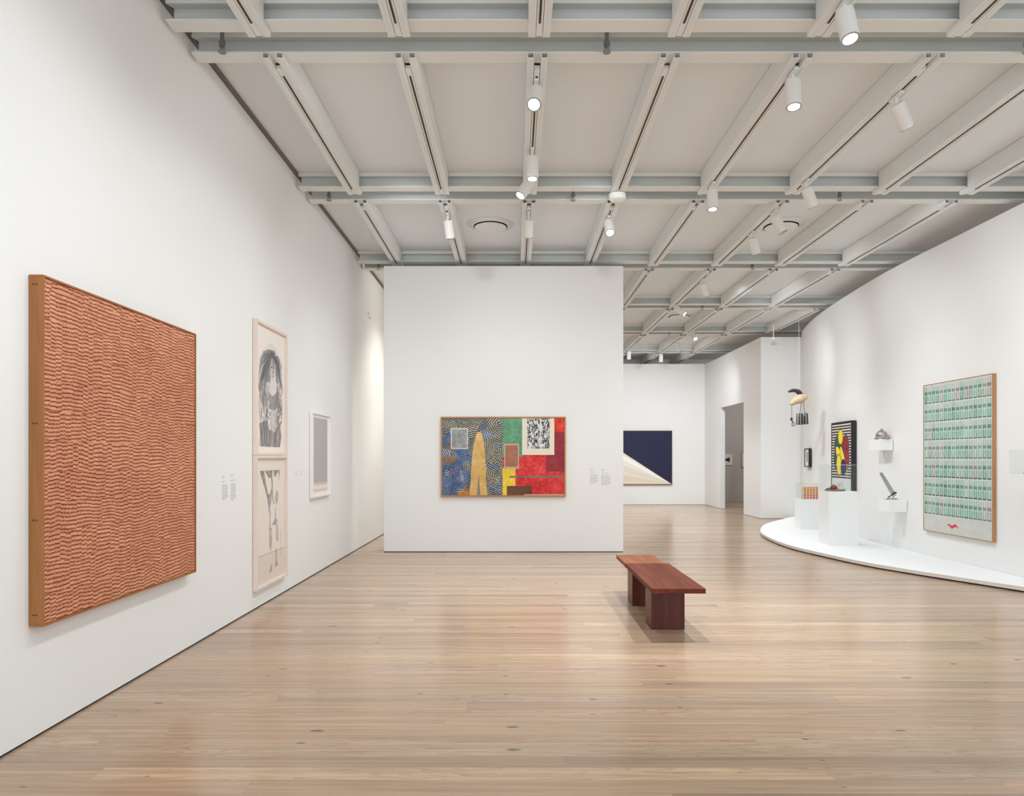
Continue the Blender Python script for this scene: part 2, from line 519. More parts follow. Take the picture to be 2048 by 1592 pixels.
# partition with the doorway
FX = 5.94
DZ = EYE + 1.44
bm = BM()
box(bm, FX, FX + 0.13, 16.92, 18.19, 0.008, EYE + 2.905)
box(bm, FX, FX + 0.13, 20.23, 21.9, 0.008, EYE + 2.905)
box(bm, FX, FX + 0.13, 18.19, 20.23, DZ, EYE + 2.905)
struct('wall_doorway', bm, M_wall)
bm = BM()
box(bm, FX + .004, FX + 0.126, 16.925, 18.188, 0.0, 0.008); box(bm, FX + .004, FX + 0.126, 20.232, 21.9, 0.0, 0.008)
struct('shadow_gap_doorway', bm, M_dark)
bm = BM(); box(bm, FX + 0.13, 9.6, 16.92, 17.05, 0.008, EYE + 2.905)
struct('wall_return', bm, M_wall)
bm = BM(); box(bm, FX + 0.13, 9.6, 16.925, 17.045, 0.0, 0.008)
struct('shadow_gap_return', bm, M_dark)
# back wall and what closes the space behind it
BY = 21.9
bm = BM(); box(bm, WL + 0.003, FX + 0.13, BY + .001, BY + 0.15, 0.008, EYE + 2.925)
struct('wall_back', bm, M_wall)
bm = BM(); box(bm, WL + 0.003, FX - .002, BY + 0.005, BY + 0.145, 0.0, 0.008)
struct('shadow_gap_back', bm, M_dark)
bm = BM(); box(bm, WL, 9.6, 25.0, 25.2, 0.0, HC - .002)
struct('wall_end', bm, M_wallgrey)
bm = BM(); box(bm, FX + 0.14, 9.6, 23.8, 23.95, 0.0, HC - .3)
struct('wall_side_room', bm, M_wallgrey)
bm = BM(); box(bm, 9.6, 9.75, -2.8, 25.2, 0.0, HC - .002)
struct('wall_outer', bm, M_wallgrey)

# ceiling beams: pairs of channels that open towards the camera
def channel(y0):
    return [(y0, EYE + 3.222), (y0, HC - .002), (y0 + .138, HC - .002), (y0 + .138, HB), (y0, HB), (y0, HB + .012), (y0 + .126, HB + .012), (y0 + .126, EYE + 3.262)]

trim_n = 2
for i in range(-1, 7):
    for k in (0, 1):
        y0 = BAY0 + BAY * i + 0.40 * k
        bm = BM(); prof_x(bm, channel(y0), WL + 0.035, 9.58)
        o = struct('trim_%d' % trim_n, bm, M_beam); trim_n += 1
        # bolt heads on the web of the far channel, hidden joints on the near one
        if -1 < i < 4:
            bm = BM()
            for r in range(-2, 6):
                x = RAIL0 + RAILS * r
                M = Matrix.Translation((x, y0 + .126, EYE + 3.15)) @ Matrix.Rotation(math.pi / 2, 4, 'X')
                lathe(bm, [(.014, 0.0), (.012, .010)], 10, M=M)
            obj('bolt', bm, M_rail, o)['kind'] = 'stuff'

# ------------------------------------------------------------------ lighting tracks between the beams
YA = 5.38 - BAY0                     # near end measured from the beam pair
YB = BAY + 0.132
side_proto = {}


def rail_parts():
    parts = []
    for s in (-1, 1):
        bm = BM()
        a, b_ = sorted((s * 0.0265, s * 0.08))
        box(bm, a, b_, YA, YB, HR, HR + .006)
        o_ = sorted((s * 0.074, s * 0.08))
        box(bm, o_[0], o_[1], YA, YB, HR + .006, HB - .003)
        i_ = sorted((s * 0.0265, s * 0.0325))
        box(bm, i_[0], i_[1], YA, YB, HR + .006, HB - .003)
        m_ = sorted((s * 0.050, s * 0.054))
        box(bm, m_[0], m_[1], YA, YB, HR - .004, HR)
        box(bm, o_[0], o_[1], YA + .145, YB - .145, HB - .003, HC - .004)
        parts.append(('side_channel', bm, M_rail))
    bm = BM(); box(bm, -.0225, .0225, YA + .16, YB - .01, HR + .004, HB - .004)
    parts.append(('track', bm, M_rail))
    bm = BM(); box(bm, -.0075, .0075, YA + .26, YB - .16, HR + .0005, HR + .004)
    parts.append(('slot', bm, M_slot))
    return parts


BAYW = {-1: 'at the top edge of the photo', 0: 'in the first full ceiling bay', 1: 'in the second full ceiling bay', 2: 'in the third full ceiling bay', 3: 'in the fourth full ceiling bay', 4: 'in the fifth full ceiling bay', 5: 'in the last ceiling bay before the back wall'}
ORD = ['first', 'second', 'third', 'fourth', 'fifth', 'sixth', 'seventh', 'eighth', 'ninth']
rail_src = None
vis = {-1: range(-2, 6), 0: range(-2, 6), 1: range(-2, 6), 2: range(1, 6), 3: range(2, 7), 4: range(2, 6), 5: range(2, 6)}
for b_i, ks in vis.items():
    for n_, k in enumerate(ks):
        loc = (RAIL0 + RAILS * k, BAY0 + BAY * b_i, 0)
        lab = 'white lighting track %s, %s from the left' % (BAYW[b_i], ORD[n_])
        if rail_src is None:
            t = thing('lighting_track', lab, 'lighting track', loc, 0, 'lighting tracks on the ceiling')
            for nm, bm, m in rail_parts(): trk = obj(nm, bm, m, trk if nm == 'slot' else t)
            rail_src = t
        else:
            t = rail_src.copy(); COL.objects.link(t); t.location = loc; t['label'] = lab
            for ch in list(rail_src.children):
                c = ch.copy(); COL.objects.link(c); c.parent = t
                for g in ch.children:
                    d = g.copy(); COL.objects.link(d); d.parent = c

# sprinkler heads hanging in front of the far channels
def sprinkler(x, y, lab):
    t = thing('ceiling_sprinkler', lab, 'sprinkler', (x, y, HB - .035), 0, 'sprinklers along the ceiling beams')
    bm = BM(); lathe(bm, [(.016, .03), (.016, .2)], 10); lathe(bm, [(.024, .045), (.024, .085)], 8)
    obj('pipe', bm, M_steel, t)
    bm = BM(); lathe(bm, [(.030, 0), (.030, .005)], 14)
    tube(bm, [(-.014, 0, .003), (-.02, 0, .018), (-.012, 0, .034)], .003, 6); tube(bm, [(.014, 0, .003), (.02, 0, .018), (.012, 0, .034)], .003, 6)
    obj('deflector', bm, M_steel, t)


rowname = ['front double beam', 'second double beam', 'third double beam', 'fourth double beam', 'fifth double beam', 'sixth double beam']
for i in range(0, 5):
    yy = BAY0 + BAY * i + 0.335
    xsn = {0: [(-2.21, 'left'), (.70, 'middle'), (3.88, 'right')], 1: [(-2.21, 'left'), (.70, 'middle'), (3.88, 'right')], 2: [(-2.21, 'left'), (3.88, 'right')], 3: [(3.88, 'right')], 4: [(3.88, 'right')]}[i]
    for x, w_ in xsn:
        sprinkler(x, yy, 'small grey sprinkler head under the %s, %s side' % (rowname[i], w_))

# round ceiling vents
def vent(x, y, lab):
    t = thing('ceiling_vent', lab, 'ceiling vent', (x, y, HC), 0, 'round ceiling vents')
    bm = BM(); lathe(bm, [(.315, -.004), (.335, -.004), (.335, -.001), (.315, -.001)], 48, cap=False)
    lathe(bm, [(.24, -.03), (.255, -.012), (.315, -.004), (.315, -.0005)], 48, cap=False)
    obj('ring', bm, M_ceil, t, True)
    bm = BM(); lathe(bm, [(.235, -.0012), (.235, -.0006)], 48); obj('throat', bm, M_dark, t)
    bm = BM(); lathe(bm, [(.21, -.05), (.222, -.046), (.222, -.04)], 48); obj('disc', bm, M_rail, t)


vent(-.333, 9.85, 'round white ceiling vent above the left end of the centre wall')
vent(3.74, 9.85, 'round white ceiling vent partly behind spotlights, right of the centre wall')
vent(3.78, 16.1, 'round ceiling vent far back with a lit spotlight in front')
vent(3.74, 22.25, 'small far ceiling vent just above the back wall')

# round sensor at the end of a track and another on a stem by the return wall
t = thing('ceiling_sensor', 'round white sensor puck under the end of a ceiling track', 'sensor', (1.196, 8.15, HR - .008))
bm = BM(); lathe(bm, [(.085, -.062), (.1, -.05), (.1, 0.0)], 32); hs_ = obj('housing', bm, M_fix, t, False)
bm = BM(); lathe(bm, [(.055, -.066), (.06, -.0625)], 32); obj('cover', bm, M_rail, hs_, False)
p = at(1547, 675, 16.2)
t = thing('ceiling_sensor', 'small white sensor hanging on a thin stem above the return wall', 'sensor', (p.x, p.y, p.z))
bm = BM(); lathe(bm, [(.04, -.06), (.058, -.045), (.058, -.01), (.03, .0)], 24); obj('housing', bm, M_fix, t)
bm = BM(); lathe(bm, [(.012, .0), (.012, HR - p.z)], 10); obj('stem', bm, M_fix, t)

# ------------------------------------------------------------------ spotlights on the tracks
def rot_to(d):
    return Vector((0, 0, -1)).rotation_difference(Vector(d).normalized()).to_matrix().to_4x4()


def spotlight(px, k, d, lit, lab, Y=None):
    X = RAIL0 + RAILS * k
    Y = Y or X * F / (px - VX)
    piv = HR - .055
    t = thing('track_spotlight', lab, 'spotlight', (X, Y, piv), 0, 'spotlights on the ceiling tracks')
    bm = BM(); box(bm, -.018, .018, -.09, .09, .036, .054, .003); obj('adapter', bm, M_fix, t)
    bm = BM(); lathe(bm, [(.012, -.02), (.012, .037)], 12); obj('stem', bm, M_fix, t)
    R = rot_to(d)
    bm = BM(); lathe(bm, [(.046, -.236), (.058, -.236), (.06, -.232), (.06, -.022), (.052, -.015)], 28, M=R, cap=False)
    lathe(bm, [(.0, -.0151), (.052, -.015)], 28, M=R, cap=False)
    lathe(bm, [(.046, -.236), (.046, -.21)], 28, M=R, cap=False)
    bmesh.ops.remove_doubles(bm, verts=bm.verts, dist=1e-5)
    h = obj('head', bm, M_fix, t)
    for p_ in h.data.polygons: p_.use_smooth = len(p_.vertices) == 4
    try: h.data.set_sharp_from_angle(angle=0.6)
    except Exception: pass
    bm = BM(); lathe(bm, [(.0455, -.2275), (.0455, -.2225)], 28, M=R); obj('lens', bm, M_lens if lit else M_lensoff, h)
    bm = BM(); lathe(bm, [(.0465, -.2365), (.0585, -.2365), (.0585, -.2405), (.0465, -.2405), (.0465, -.2365)], 28, M=R, cap=False); obj('rim', bm, M_rim, h)
    return t


spotlight(1688, 2, (.06, -.25, -1), True, 'large white spotlight with glowing lens at the top right, nearest of all')
spotlight(1585, 2, (-.02, -.16, -1), True, 'lit white spotlight pointing straight down, upper right, left of a slanted one')
spotlight(1077, 0, (-.1, -.62, -.8), True, 'brightest spotlight, lens facing the camera, at the top centre', Y=5.75)
spotlight(1061, 0, (0, -.1, -1), True, 'white spotlight shining straight down, upper of the close pair at centre', Y=7.0)
spotlight(1060, 0, (-.5, -.3, -.85), True, 'white spotlight tilted left with lit lens, lower of the close pair at centre', Y=7.6)
spotlight(1793, 3, (.52, .25, -.8), False, 'white slanted spotlight aimed at the right wall, nearest of the right track')
spotlight(1424, 2, (0, -.12, -1), True, 'lit spotlight pointing down in front of the second double beam')
spotlight(1612, 3, (.42, .25, -.85), False, 'white slanted spotlight hanging over the second double beam on the right')
spotlight(893, -1, (.12, .25, -1), False, 'unlit white spotlight left of the centre, beside the left ceiling vent', Y=8.85)
spotlight(1217, 1, (.02, -.62, -.78), True, 'small lit spotlight facing the camera just above the centre wall', Y=8.95)
spotlight(1057, 0, (0, .6, -.8), False, 'spotlight seen from behind on the centre track above the centre wall', Y=8.8)
spotlight(1548, 3, (.42, -.1, -.85), False, 'white slanted spotlight in front of the right ceiling vent')
spotlight(1503, 3, (.4, .3, -.85), False, 'white slanted spotlight left of and below the right ceiling vent')
spotlight(1404, 3, (.35, .3, -.85), False, 'white slanted spotlight above the third double beam from the back')
spotlight(1350, 3, (.75, -.35, -.6), True, 'far spotlight with lit slanted lens in front of the far vent')
spotlight(1382, 4, (.3, -.6, -.75), True, 'far lit spotlight with bright oval lens near the doorway wall')
spotlight(1354, 4, (.35, .1, -.9), False, 'far thin white spotlight left of the bright oval one')
spotlight(1322, 4, (0, .1, -1), False, 'farthest white spotlight hanging straight down above the blue painting')
spotlight(1258, 3, (0, .1, -1), False, 'far spotlight beside the right edge of the centre wall')

# ------------------------------------------------------------------ left wall works
# large terracotta canvas
Y0, Y1 = 3.625, 5.37
z0, z1 = EYE - .873, EYE + .946
w, h = Y1 - Y0, z1 - z0
t, f = framed('strip_collage', 'large terracotta collage of pasted strips, nearest on the left wall', 'painting', (WL, Y0, z0), math.pi / 2, w, h, .078, .011, M_brownframe)
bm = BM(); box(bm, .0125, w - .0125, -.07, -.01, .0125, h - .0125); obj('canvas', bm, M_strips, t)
for zz in (.06, .55, 1.05, 1.50, 1.77):
    for yy in (.026, .042):
        bm = BM(); M = Matrix.Translation((-.0005, -yy, zz if zz != 1.77 else h - .05)) @ Matrix.Rotation(-math.pi / 2, 4, 'Y')
        if zz == 1.50: continue
        lathe(bm, [(.0045, -.002), (.0045, .0006)], 10, M=M); obj('screw', bm, M_dark, f)

# ink figure sheets
def stroke(img, S, T, p, q, w, c, a, asp=2.0):
    """a soft brush line from p to q; T counts double because the sheet is tall"""
    ax_, ay = p[0], p[1] * asp; bx, by = q[0], q[1] * asp
    dx, dy = bx - ax_, by - ay
    L2 = dx * dx + dy * dy + 1e-9
    u = np.clip(((S - ax_) * dx + (T * asp - ay) * dy) / L2, 0, 1)
    d = np.hypot(S - ax_ - u * dx, T * asp - ay - u * dy)
    put(img, d < w * 2, c, a * np.clip(1.6 - d / w * (.9 + .5 * u), 0, 1))


def upper_sheet():
    hh, ww = 360, 180
    S, T = ST(hh, ww)
    img = np.zeros((hh, ww, 3)); img[:] = (238, 230, 222)
    r = np.random.RandomState(3)
    k = lambda: (lambda g: (g, g - 3, g))(int(r.uniform(84, 150)))
    wob = (vnoise(hh, ww, 9, 6, 3) - .5) * .06
    s = S + wob; tt = T + wob * .5
    put(img, (((s - .52) / .40) ** 2 + ((tt - .36) / .25) ** 2 < 1), (212, 206, 203), .25 + .3 * vnoise(hh, ww, 24, 20, 5))
    put(img, (((s - .30) / .19) ** 2 + ((tt - .45) / .18) ** 2 < 1), (172, 168, 170), .5)
    for n_ in range(150):                                     # loose hair
        a = r.uniform(.5, 1) if r.rand() < .6 else r.uniform(0, .5)
        x0 = .55 + r.randn() * .07; y0 = .16 + abs(r.randn()) * .04
        side = -1 if r.rand() < .62 else 1
        x1 = .55 + side * r.uniform(.12, .42); y1 = y0 + r.uniform(.08, .34)
        xm = (x0 + x1) / 2 + side * .07; ym = (y0 + y1) / 2 - .03
        w_ = r.uniform(.004, .012); c_ = k(); al = r.uniform(.35, .8)
        stroke(img, s, tt, (x0, y0), (xm, ym), w_, c_, al); stroke(img, s, tt, (xm, ym), (x1, y1), w_, c_, al)
    put(img, ((s - .56) / .105) ** 2 + ((tt - .315) / .09) ** 2 < 1, (208, 202, 199), .85)
    for n_ in range(26):                                      # strands across the face
        x0 = .46 + r.rand() * .2; stroke(img, s, tt, (x0, .22), (x0 + r.randn() * .03, .22 + r.uniform(.05, .17)), .005, k(), r.uniform(.2, .6))
    for (px_, py_, w_) in ((.52, .295, .02), (.605, .295, .02), (.565, .335, .012), (.565, .365, .016)):
        stroke(img, s, tt, (px_ - w_, py_), (px_ + w_, py_ + .003), .009, (88, 84, 88), .75)
    put(img, inpoly(s, tt, [(.36, .43), (.52, .41), (.64, .41), (.82, .43), (.84, .50), (.7, .55), (.42, .55), (.33, .5)]), (222, 217, 213), .8)
    put(img, inpoly(s, tt, [(.40, .50), (.56, .535), (.76, .49), (.74, .62), (.64, .66), (.46, .635)]), (128, 122, 128), .85 - .3 * vnoise(hh, ww, 30, 40, 9))
    put(img, inpoly(s, tt, [(.46, .64), (.72, .65), (.76, .74), (.70, .82), (.46, .8)]), (204, 199, 197), .75)
    put(img, inpoly(s, tt, [(.14, .78), (.40, .74), (.5, .88), (.48, .955), (.16, .955)]), (104, 103, 106), .92 - .4 * vnoise(hh, ww, 8, 26, 10))
    put(img, inpoly(s, tt, [(.62, .84), (.84, .73), (.88, .86), (.8, .955), (.56, .955)]), (116, 112, 118), .92 - .4 * vnoise(hh, ww, 8, 26, 12))
    put(img, inpoly(s, tt, [(.46, .82), (.6, .82), (.56, .955), (.5, .955)]), (142, 136, 134), .7)
    for n_ in range(110):                                     # coat and sleeves
        if r.rand() < .55: x0, y0 = r.uniform(.1, .40), r.uniform(.46, .78)
        else: x0, y0 = r.uniform(.74, .92), r.uniform(.42, .78)
        stroke(img, s, tt, (x0, y0), (x0 + r.randn() * .04 + (.03 if x0 < .5 else -.03), y0 + r.uniform(.04, .15)), r.uniform(.004, .014), k(), r.uniform(.25, .7))
    for n_ in range(46):
        x0 = r.uniform(.16, .84); stroke(img, s, tt, (x0, r.uniform(.80, .86)), (x0 + r.randn() * .03, r.uniform(.88, .95)), r.uniform(.004, .01), (200, 196, 192) if r.rand() < .4 else (78, 78, 82), .45)
    for cx, cy in ((.44, .62), (.37, .66), (.45, .68), (.34, .70), (.42, .72)):
        rr_ = np.hypot((s - cx) / 1.9, (tt - cy)); put(img, np.abs(rr_ - .013) < .005, (92, 88, 92), .7)
    for n_ in range(30):
        x0, y0 = r.uniform(.46, .72), r.uniform(.55, .8); stroke(img, s, tt, (x0, y0), (x0 + r.randn() * .05, y0 + r.uniform(.02, .07)), .005, k(), .4)
    keep = (S > .09) & (S < .94) & (T > .1) & (T < .955)
    base = np.zeros_like(img); base[:] = (238, 230, 222)
    return np.where(keep[..., None], img, base)


def lower_sheet():
    hh, ww = 300, 150
    S, T = ST(hh, ww)
    img = np.zeros((hh, ww, 3)); img[:] = (232, 222, 213)
    img[T > .77] = (224, 211, 200)
    wob = (vnoise(hh, ww, 20, 10, 13) - .5) * .02
    s = S + wob
    n1 = vnoise(hh, ww, 40, 40, 14)
    def leg(pts, c, a=.9, e=.35):
        put(img, inpoly(s, T, pts), c, np.clip(a * .88 - e * n1, 0, 1))
    leg([(.14, .1), (.28, .1), (.36, .24), (.44, .32), (.40, .34), (.30, .24)], (100, 98, 98))
    leg([(.30, .1), (.58, .1), (.54, .15), (.46, .165), (.40, .15)], (110, 102, 102))
    leg([(.60, .1), (.78, .1), (.66, .16), (.62, .14)], (110, 104, 104))
    leg([(.50, .1), (.56, .1), (.58, .30), (.64, .38), (.60, .38), (.53, .30)], (140, 130, 120))
    leg([(.39, .30), (.46, .29), (.54, .24), (.52, .36), (.47, .44), (.44, .44)], (130, 124, 126))
    leg([(.66, .33), (.70, .26), (.78, .30), (.74, .37), (.70, .40)], (150, 142, 146))
    leg([(.78, .1), (.83, .1), (.80, .2)], (120, 116, 120))
    leg([(.44, .43), (.50, .43), (.51, .58), (.46, .58)], (168, 158, 158), .8)
    leg([(.44, .57), (.54, .57), (.55, .70), (.50, .77), (.45, .72)], (150, 144, 144), .9, .6)
    leg([(.64, .42), (.67, .4), (.68, .52), (.64, .52)], (160, 154, 154))
    leg([(.60, .52), (.72, .50), (.79, .64), (.76, .71), (.70, .68), (.66, .56)], (156, 148, 150), .9, .6)
    leg([(.56, .535), (.66, .515), (.66, .55), (.57, .555)], (130, 124, 124))
    leg([(.66, .77), (.71, .755), (.73, .84), (.76, .90), (.64, .905), (.67, .87)], (136, 130, 126), .9, .5)
    leg([(.50, .885), (.55, .86), (.56, .92), (.44, .945)], (140, 134, 130), .9, .5)
    put(img, (np.abs(S - .87 - .02 * (T - .6)) < .006) & (T > .61) & (T < .82), (150, 144, 142), .8)
    put(img, (np.abs(T - .77) < .003), (170, 160, 152), .7)
    return img


zs, zm, zt = EYE - 1.283, EYE + .024, EYE + 1.336
ya, yb = 6.725, 7.637
for (zb, ztp, img, lab, nm) in ((zm + .001, zt, upper_sheet(), 'tall pale pink frame with a dense grey ink figure, the upper of two stacked frames', 'framed_drawing'), (zs, zm - .001, lower_sheet(), 'tall pale pink frame with ink drawn legs and feet, the lower of two stacked frames', 'framed_drawing')):
    t, f = framed(nm, lab, 'framed drawing', (WL, ya, zb), math.pi / 2, yb - ya, ztp - zb, .045, .028, M_pinkframe)
    W_, H_ = yb - ya, ztp - zb
    canvas_grid('paper', W_ - .056, H_ - .056, img, t, -.018, .028, .028)

# grey field print
def grey_print():
    hh, ww = 220, 160
    S, T = ST(hh, ww)
    img = np.zeros((hh, ww, 3)); img[:] = (236, 231, 228)
    n1 = vnoise(hh, ww, 4, 60, 21) * .5 + vnoise(hh, ww, 12, 90, 22) * .5
    m = (S > .13) & (S < .90) & (T > .04) & (T < .955)
    put(img, m, (180, 176, 178))
    put(img, m & (T + n1 * .03 > .86), (214, 200, 190), .85)
    put(img, m & (T + n1 * .05 > .90), (236, 228, 220), .9)
    put(img, m & (T + n1 * .02 > .935), (226, 200, 184), .9)
    return img


ya, yb = 8.59, 9.46
t, f = framed('framed_print', 'white framed grey print with a pale peach lower edge, farthest on the left wall', 'framed print', (WL, ya, EYE - .497), math.pi / 2, yb - ya, 1.066, .04, .024, M_whiteframe)
canvas_grid('paper', yb - ya - .048, 1.066 - .048, grey_print(), t, -.018, .024, .024)

# ------------------------------------------------------------------ wall texts (too small to read: rows of fine marks)
def text_marks(name, label, corner, rz, w, h, head=2, gap=.3, rows=14, seed=1, size=None):
    t = thing(name, label, 'wall text', corner, rz)
    r = random.Random(seed)
    bm = BM()
    lh = h / (rows)
    for i in range(rows):
        z = h - (i + .75) * lh
        if i in (head, head + 2): continue
        x = 0.0
        full = w * (r.uniform(.3, .5) if i < head else (r.uniform(.5, .8) if i == head + 1 else r.uniform(.86, 1.0)))
        if i == rows - 1: full = w * .5
        while x < full - .004:
            wl = min(full - x, r.uniform(.4, 1.6) * lh * 1.6)
            box(bm, x, x + wl, -.0015, -.0005, z, z + lh * .42)
            x += wl + lh * .45
    obj('lettering', bm, M_text, t)
    return t


def ypx(x): return abs(WL) * F / (VX - x)


a, b_, c_, d_ = ypx(444), ypx(454), ypx(461.5), ypx(474)
text_marks('wall_label', 'left text column printed on the left wall between the terracotta collage and the tall frames', (WL, a, EYE - .365), math.pi / 2, b_ - a + .02, .215, seed=3)
text_marks('wall_label', 'right text column on the left wall, just before the tall frames', (WL, c_, EYE - .38), math.pi / 2, d_ - c_ - .02, .24, seed=4)
a, b_, c_, d_ = ypx(590), ypx(597), ypx(600), ypx(607)
text_marks('wall_label', 'tiny text label just right of the tall frames, left of its pair', (WL, a, EYE - .215), math.pi / 2, b_ - a, .055, head=1, rows=5, seed=5)
text_marks('wall_label', 'tiny text label left of the grey print, right of its pair', (WL, c_, EYE - .21), math.pi / 2, d_ - c_, .06, head=1, rows=5, seed=6)
a, b_ = ypx(753.5), ypx(758.5)
text_marks('wall_label', 'tiny text label on the left wall beside the centre wall edge', (WL, a, EYE - .25), math.pi / 2, b_ - a, .09, head=1, rows=5, seed=7)
text_marks('wall_title', 'grey title lettering high on the left wall near the centre wall', (WL, ypx(735), EYE + 2.40), math.pi / 2, ypx(748) - ypx(735), .12, head=9, rows=2, seed=8)
p = at(1180, 968, CWY); text_marks('wall_label', 'left text column on the centre wall, right of the colourful painting', (p.x, CWY, p.z), 0, .135, .235, seed=9)
p = at(1203, 971, CWY); text_marks('wall_label', 'right text column on the centre wall, near its right edge', (p.x, CWY, p.z), 0, .15, .255, seed=10)

# ------------------------------------------------------------------ centre painting: a plain patchwork of hatched and flat colour fields
def patch_painting():
    hh, ww = 330, 512
    S, T = ST(hh, ww)
    A = 1.56
    X, Yy = S * A, T
    img = np.zeros((hh, ww, 3))
    r = np.random.RandomState(5)
    n = 95
    sx = r.rand(n) * .5 * A * 1.02; sy = r.rand(n)
    d = (X[..., None] - sx) ** 2 + (Yy[..., None] - sy) ** 2
    idx = d.argmin(-1)
    ang = r.rand(n) * math.pi
    lam = .021 + r.rand(n) * .006
    wob = vnoise(hh, ww, 16, 24, 31) * .007
    ph = (X * np.cos(ang)[idx] + Yy * np.sin(ang)[idx] + wob) / lam[idx]
    st = np.clip(np.sin(ph * 2 * math.pi) * 2.2 * .5 + .5, 0, 1)
    dark = np.zeros((n, 3)); light = np.zeros((n, 3))
    for i in range(n):
        u = sx[i] / (A * .5); v = sy[i]
        if u > .62 + .1 * r.randn() or v < .2:
            dark[i] = (50, 50, 52); light[i] = (188, 182, 160)
            if r.rand() < .3: light[i] = (150, 160, 178)
        elif r.rand() < .62:
            dark[i] = (52, 72, 116); light[i] = (112, 132, 160)
            if r.rand() < .35: light[i] = (176, 184, 186)
        elif u < .35 and v > .55:
            dark[i] = (78, 72, 112); light[i] = (128, 118, 142)
        else:
            dark[i] = (84, 92, 96); light[i] = (142, 140, 122)
            if r.rand() < .4: light[i] = (150, 116, 92)
    img[:] = dark[idx] * (1 - st[..., None]) + light[idx] * st[..., None]
    img += (vnoise(hh, ww, 100, 160, 33) - .5)[..., None] * 46 + (vnoise(hh, ww, 14, 22, 39) - .5)[..., None] * 36
    nz = vnoise(hh, ww, 40, 60, 34); nb = vnoise(hh, ww, 9, 14, 35)
    q = lambda x0, x1, y0, y1: (S >= x0) & (S <= x1) & (T >= y0) & (T <= y1)
    def field(m, c, am=22):
        v = ((nz - .5) * am + (nb - .5) * am)[..., None]
        img[m] = np.clip(np.array(c, float) + v, 0, 255)[m]
    field(q(0, .34, 0, .035), (112, 118, 116))
    field(q(0, .10, .50, .58), (150, 112, 84))
    field(q(.495, .665, 0, 1), (104, 158, 124))
    field(q(.495, 1, .50, 1), (206, 54, 54), 34)
    field(q(.665, 1, .46, 1), (206, 54, 54), 34)
    field(q(.91, 1, .0, .18), (216, 66, 50), 40)
    field(q(.85, 1, .18, .69), (146, 48, 58), 16)
    field(q(.495, .60, .64, 1), (232, 202, 62), 18)
    field(q(.55, 1, .745, .775), (136, 104, 96))
    field(q(.53, .735, .88, 1), (104, 70, 48), 14)
    put(img, q(.505, .63, .33, .655), (196, 170, 146)); field(q(.515, .62, .35, .63), (168, 112, 92), 18)
    put(img, q(.655, .918, 0, .475), (230, 222, 204))
    bark = vnoise(hh, ww, 34, 130, 36) * .6 + vnoise(hh, ww, 90, 200, 37) * .5
    bm_ = q(.695, .88, .0, .395)
    img[bm_] = (np.clip((bark - .28) * 2.2, 0, 1)[..., None] * np.array((200, 200, 200)) + 32)[bm_]
    put(img, q(.80, .81, 0, .395), (222, 220, 214))
    put(img, q(.07, .21, .125, .40), (200, 202, 198)); field(q(.08, .20, .145, .385), (150, 152, 152), 26)
    # tapering ochre band
    tt = np.clip((T - .18) / .82, 0, 1)
    c0 = .302 - .008 * tt; hw = .006 + .075 * np.sqrt(np.clip(tt, 0, 1)) * (1 - .12 * tt) + (vnoise(hh, ww, 14, 2, 38) - .5) * .012
    m = (T > .18) & (np.abs(S - c0) < hw)
    field(m, (214, 176, 108), 22)
    put(img, (np.abs(S - .298) < .007 * (T - .70) / .15) & (T > .72), (112, 118, 122), .8)
    field(q(.13, .22, .95, 1.0), (196, 128, 52))
    put(img, q(.67, 1, .99, 1), (226, 196, 176))
    return img


pl = at(881.5, 993.5, CWY - .055); pr = at(1131.5, 833.5, CWY - .055)
w, h = pr.x - pl.x, pr.z - pl.z
t, f = framed('abstract_painting', 'wide multicoloured patchwork painting in a thin oak frame on the centre wall', 'painting', (pl.x, CWY, pl.z), 0, w, h, .055, .022, M_oakframe)
canvas_grid('canvas', w - .046, h - .046, patch_painting(), t, -.044, .023, .023)

# ------------------------------------------------------------------ blue and cream painting on the back wall
def blue_painting(w, h):
    hh, ww = 230, int(230 * w / h)
    S, T = ST(hh, ww)
    img = np.zeros((hh, ww, 3)); img[:] = (36, 38, 68)
    img += (vnoise(hh, ww, 60, 80, 41) - .5)[..., None] * 8
    # diagonal from the lower right corner up to the left
    slope = 590 / 1290.0
    d = (1 - T) * h - (1 - S) * w * 0.655
    m = d < 0
    put(img, m, (226, 219, 206))
    frac = np.clip(((1 - T) * h) / np.maximum((1 - S) * w * .655, 1e-4), 0, 1.2)
    for k, c in ((.92, (244, 242, 236)), (.74, (232, 227, 216)), (.58, (224, 216, 202)), (.42, (230, 222, 208)), (.28, (222, 210, 192)), (.12, (228, 214, 194))):
        put(img, m & (frac < k), c)
    for k in (.74, .58, .42, .28):
        put(img, m & (np.abs(frac - k) < .008), (206, 196, 182), .6)
    return img


x0 = 2.0; pr = at(1344.2, 861.2, BY - .05); pb = at(1344.2, 969.2, BY - .05)
w, h = pr.x - x0, pr.z - pb.z
t, f = framed('blue_painting', 'dark navy painting with a fan of cream and white rays, on the back wall', 'painting', (x0, BY, pb.z), 0, w, h, .06, .016, M_goldframe)
canvas_grid('canvas', w - .036, h - .036, blue_painting(w, h), t, -.052, .018, .018)

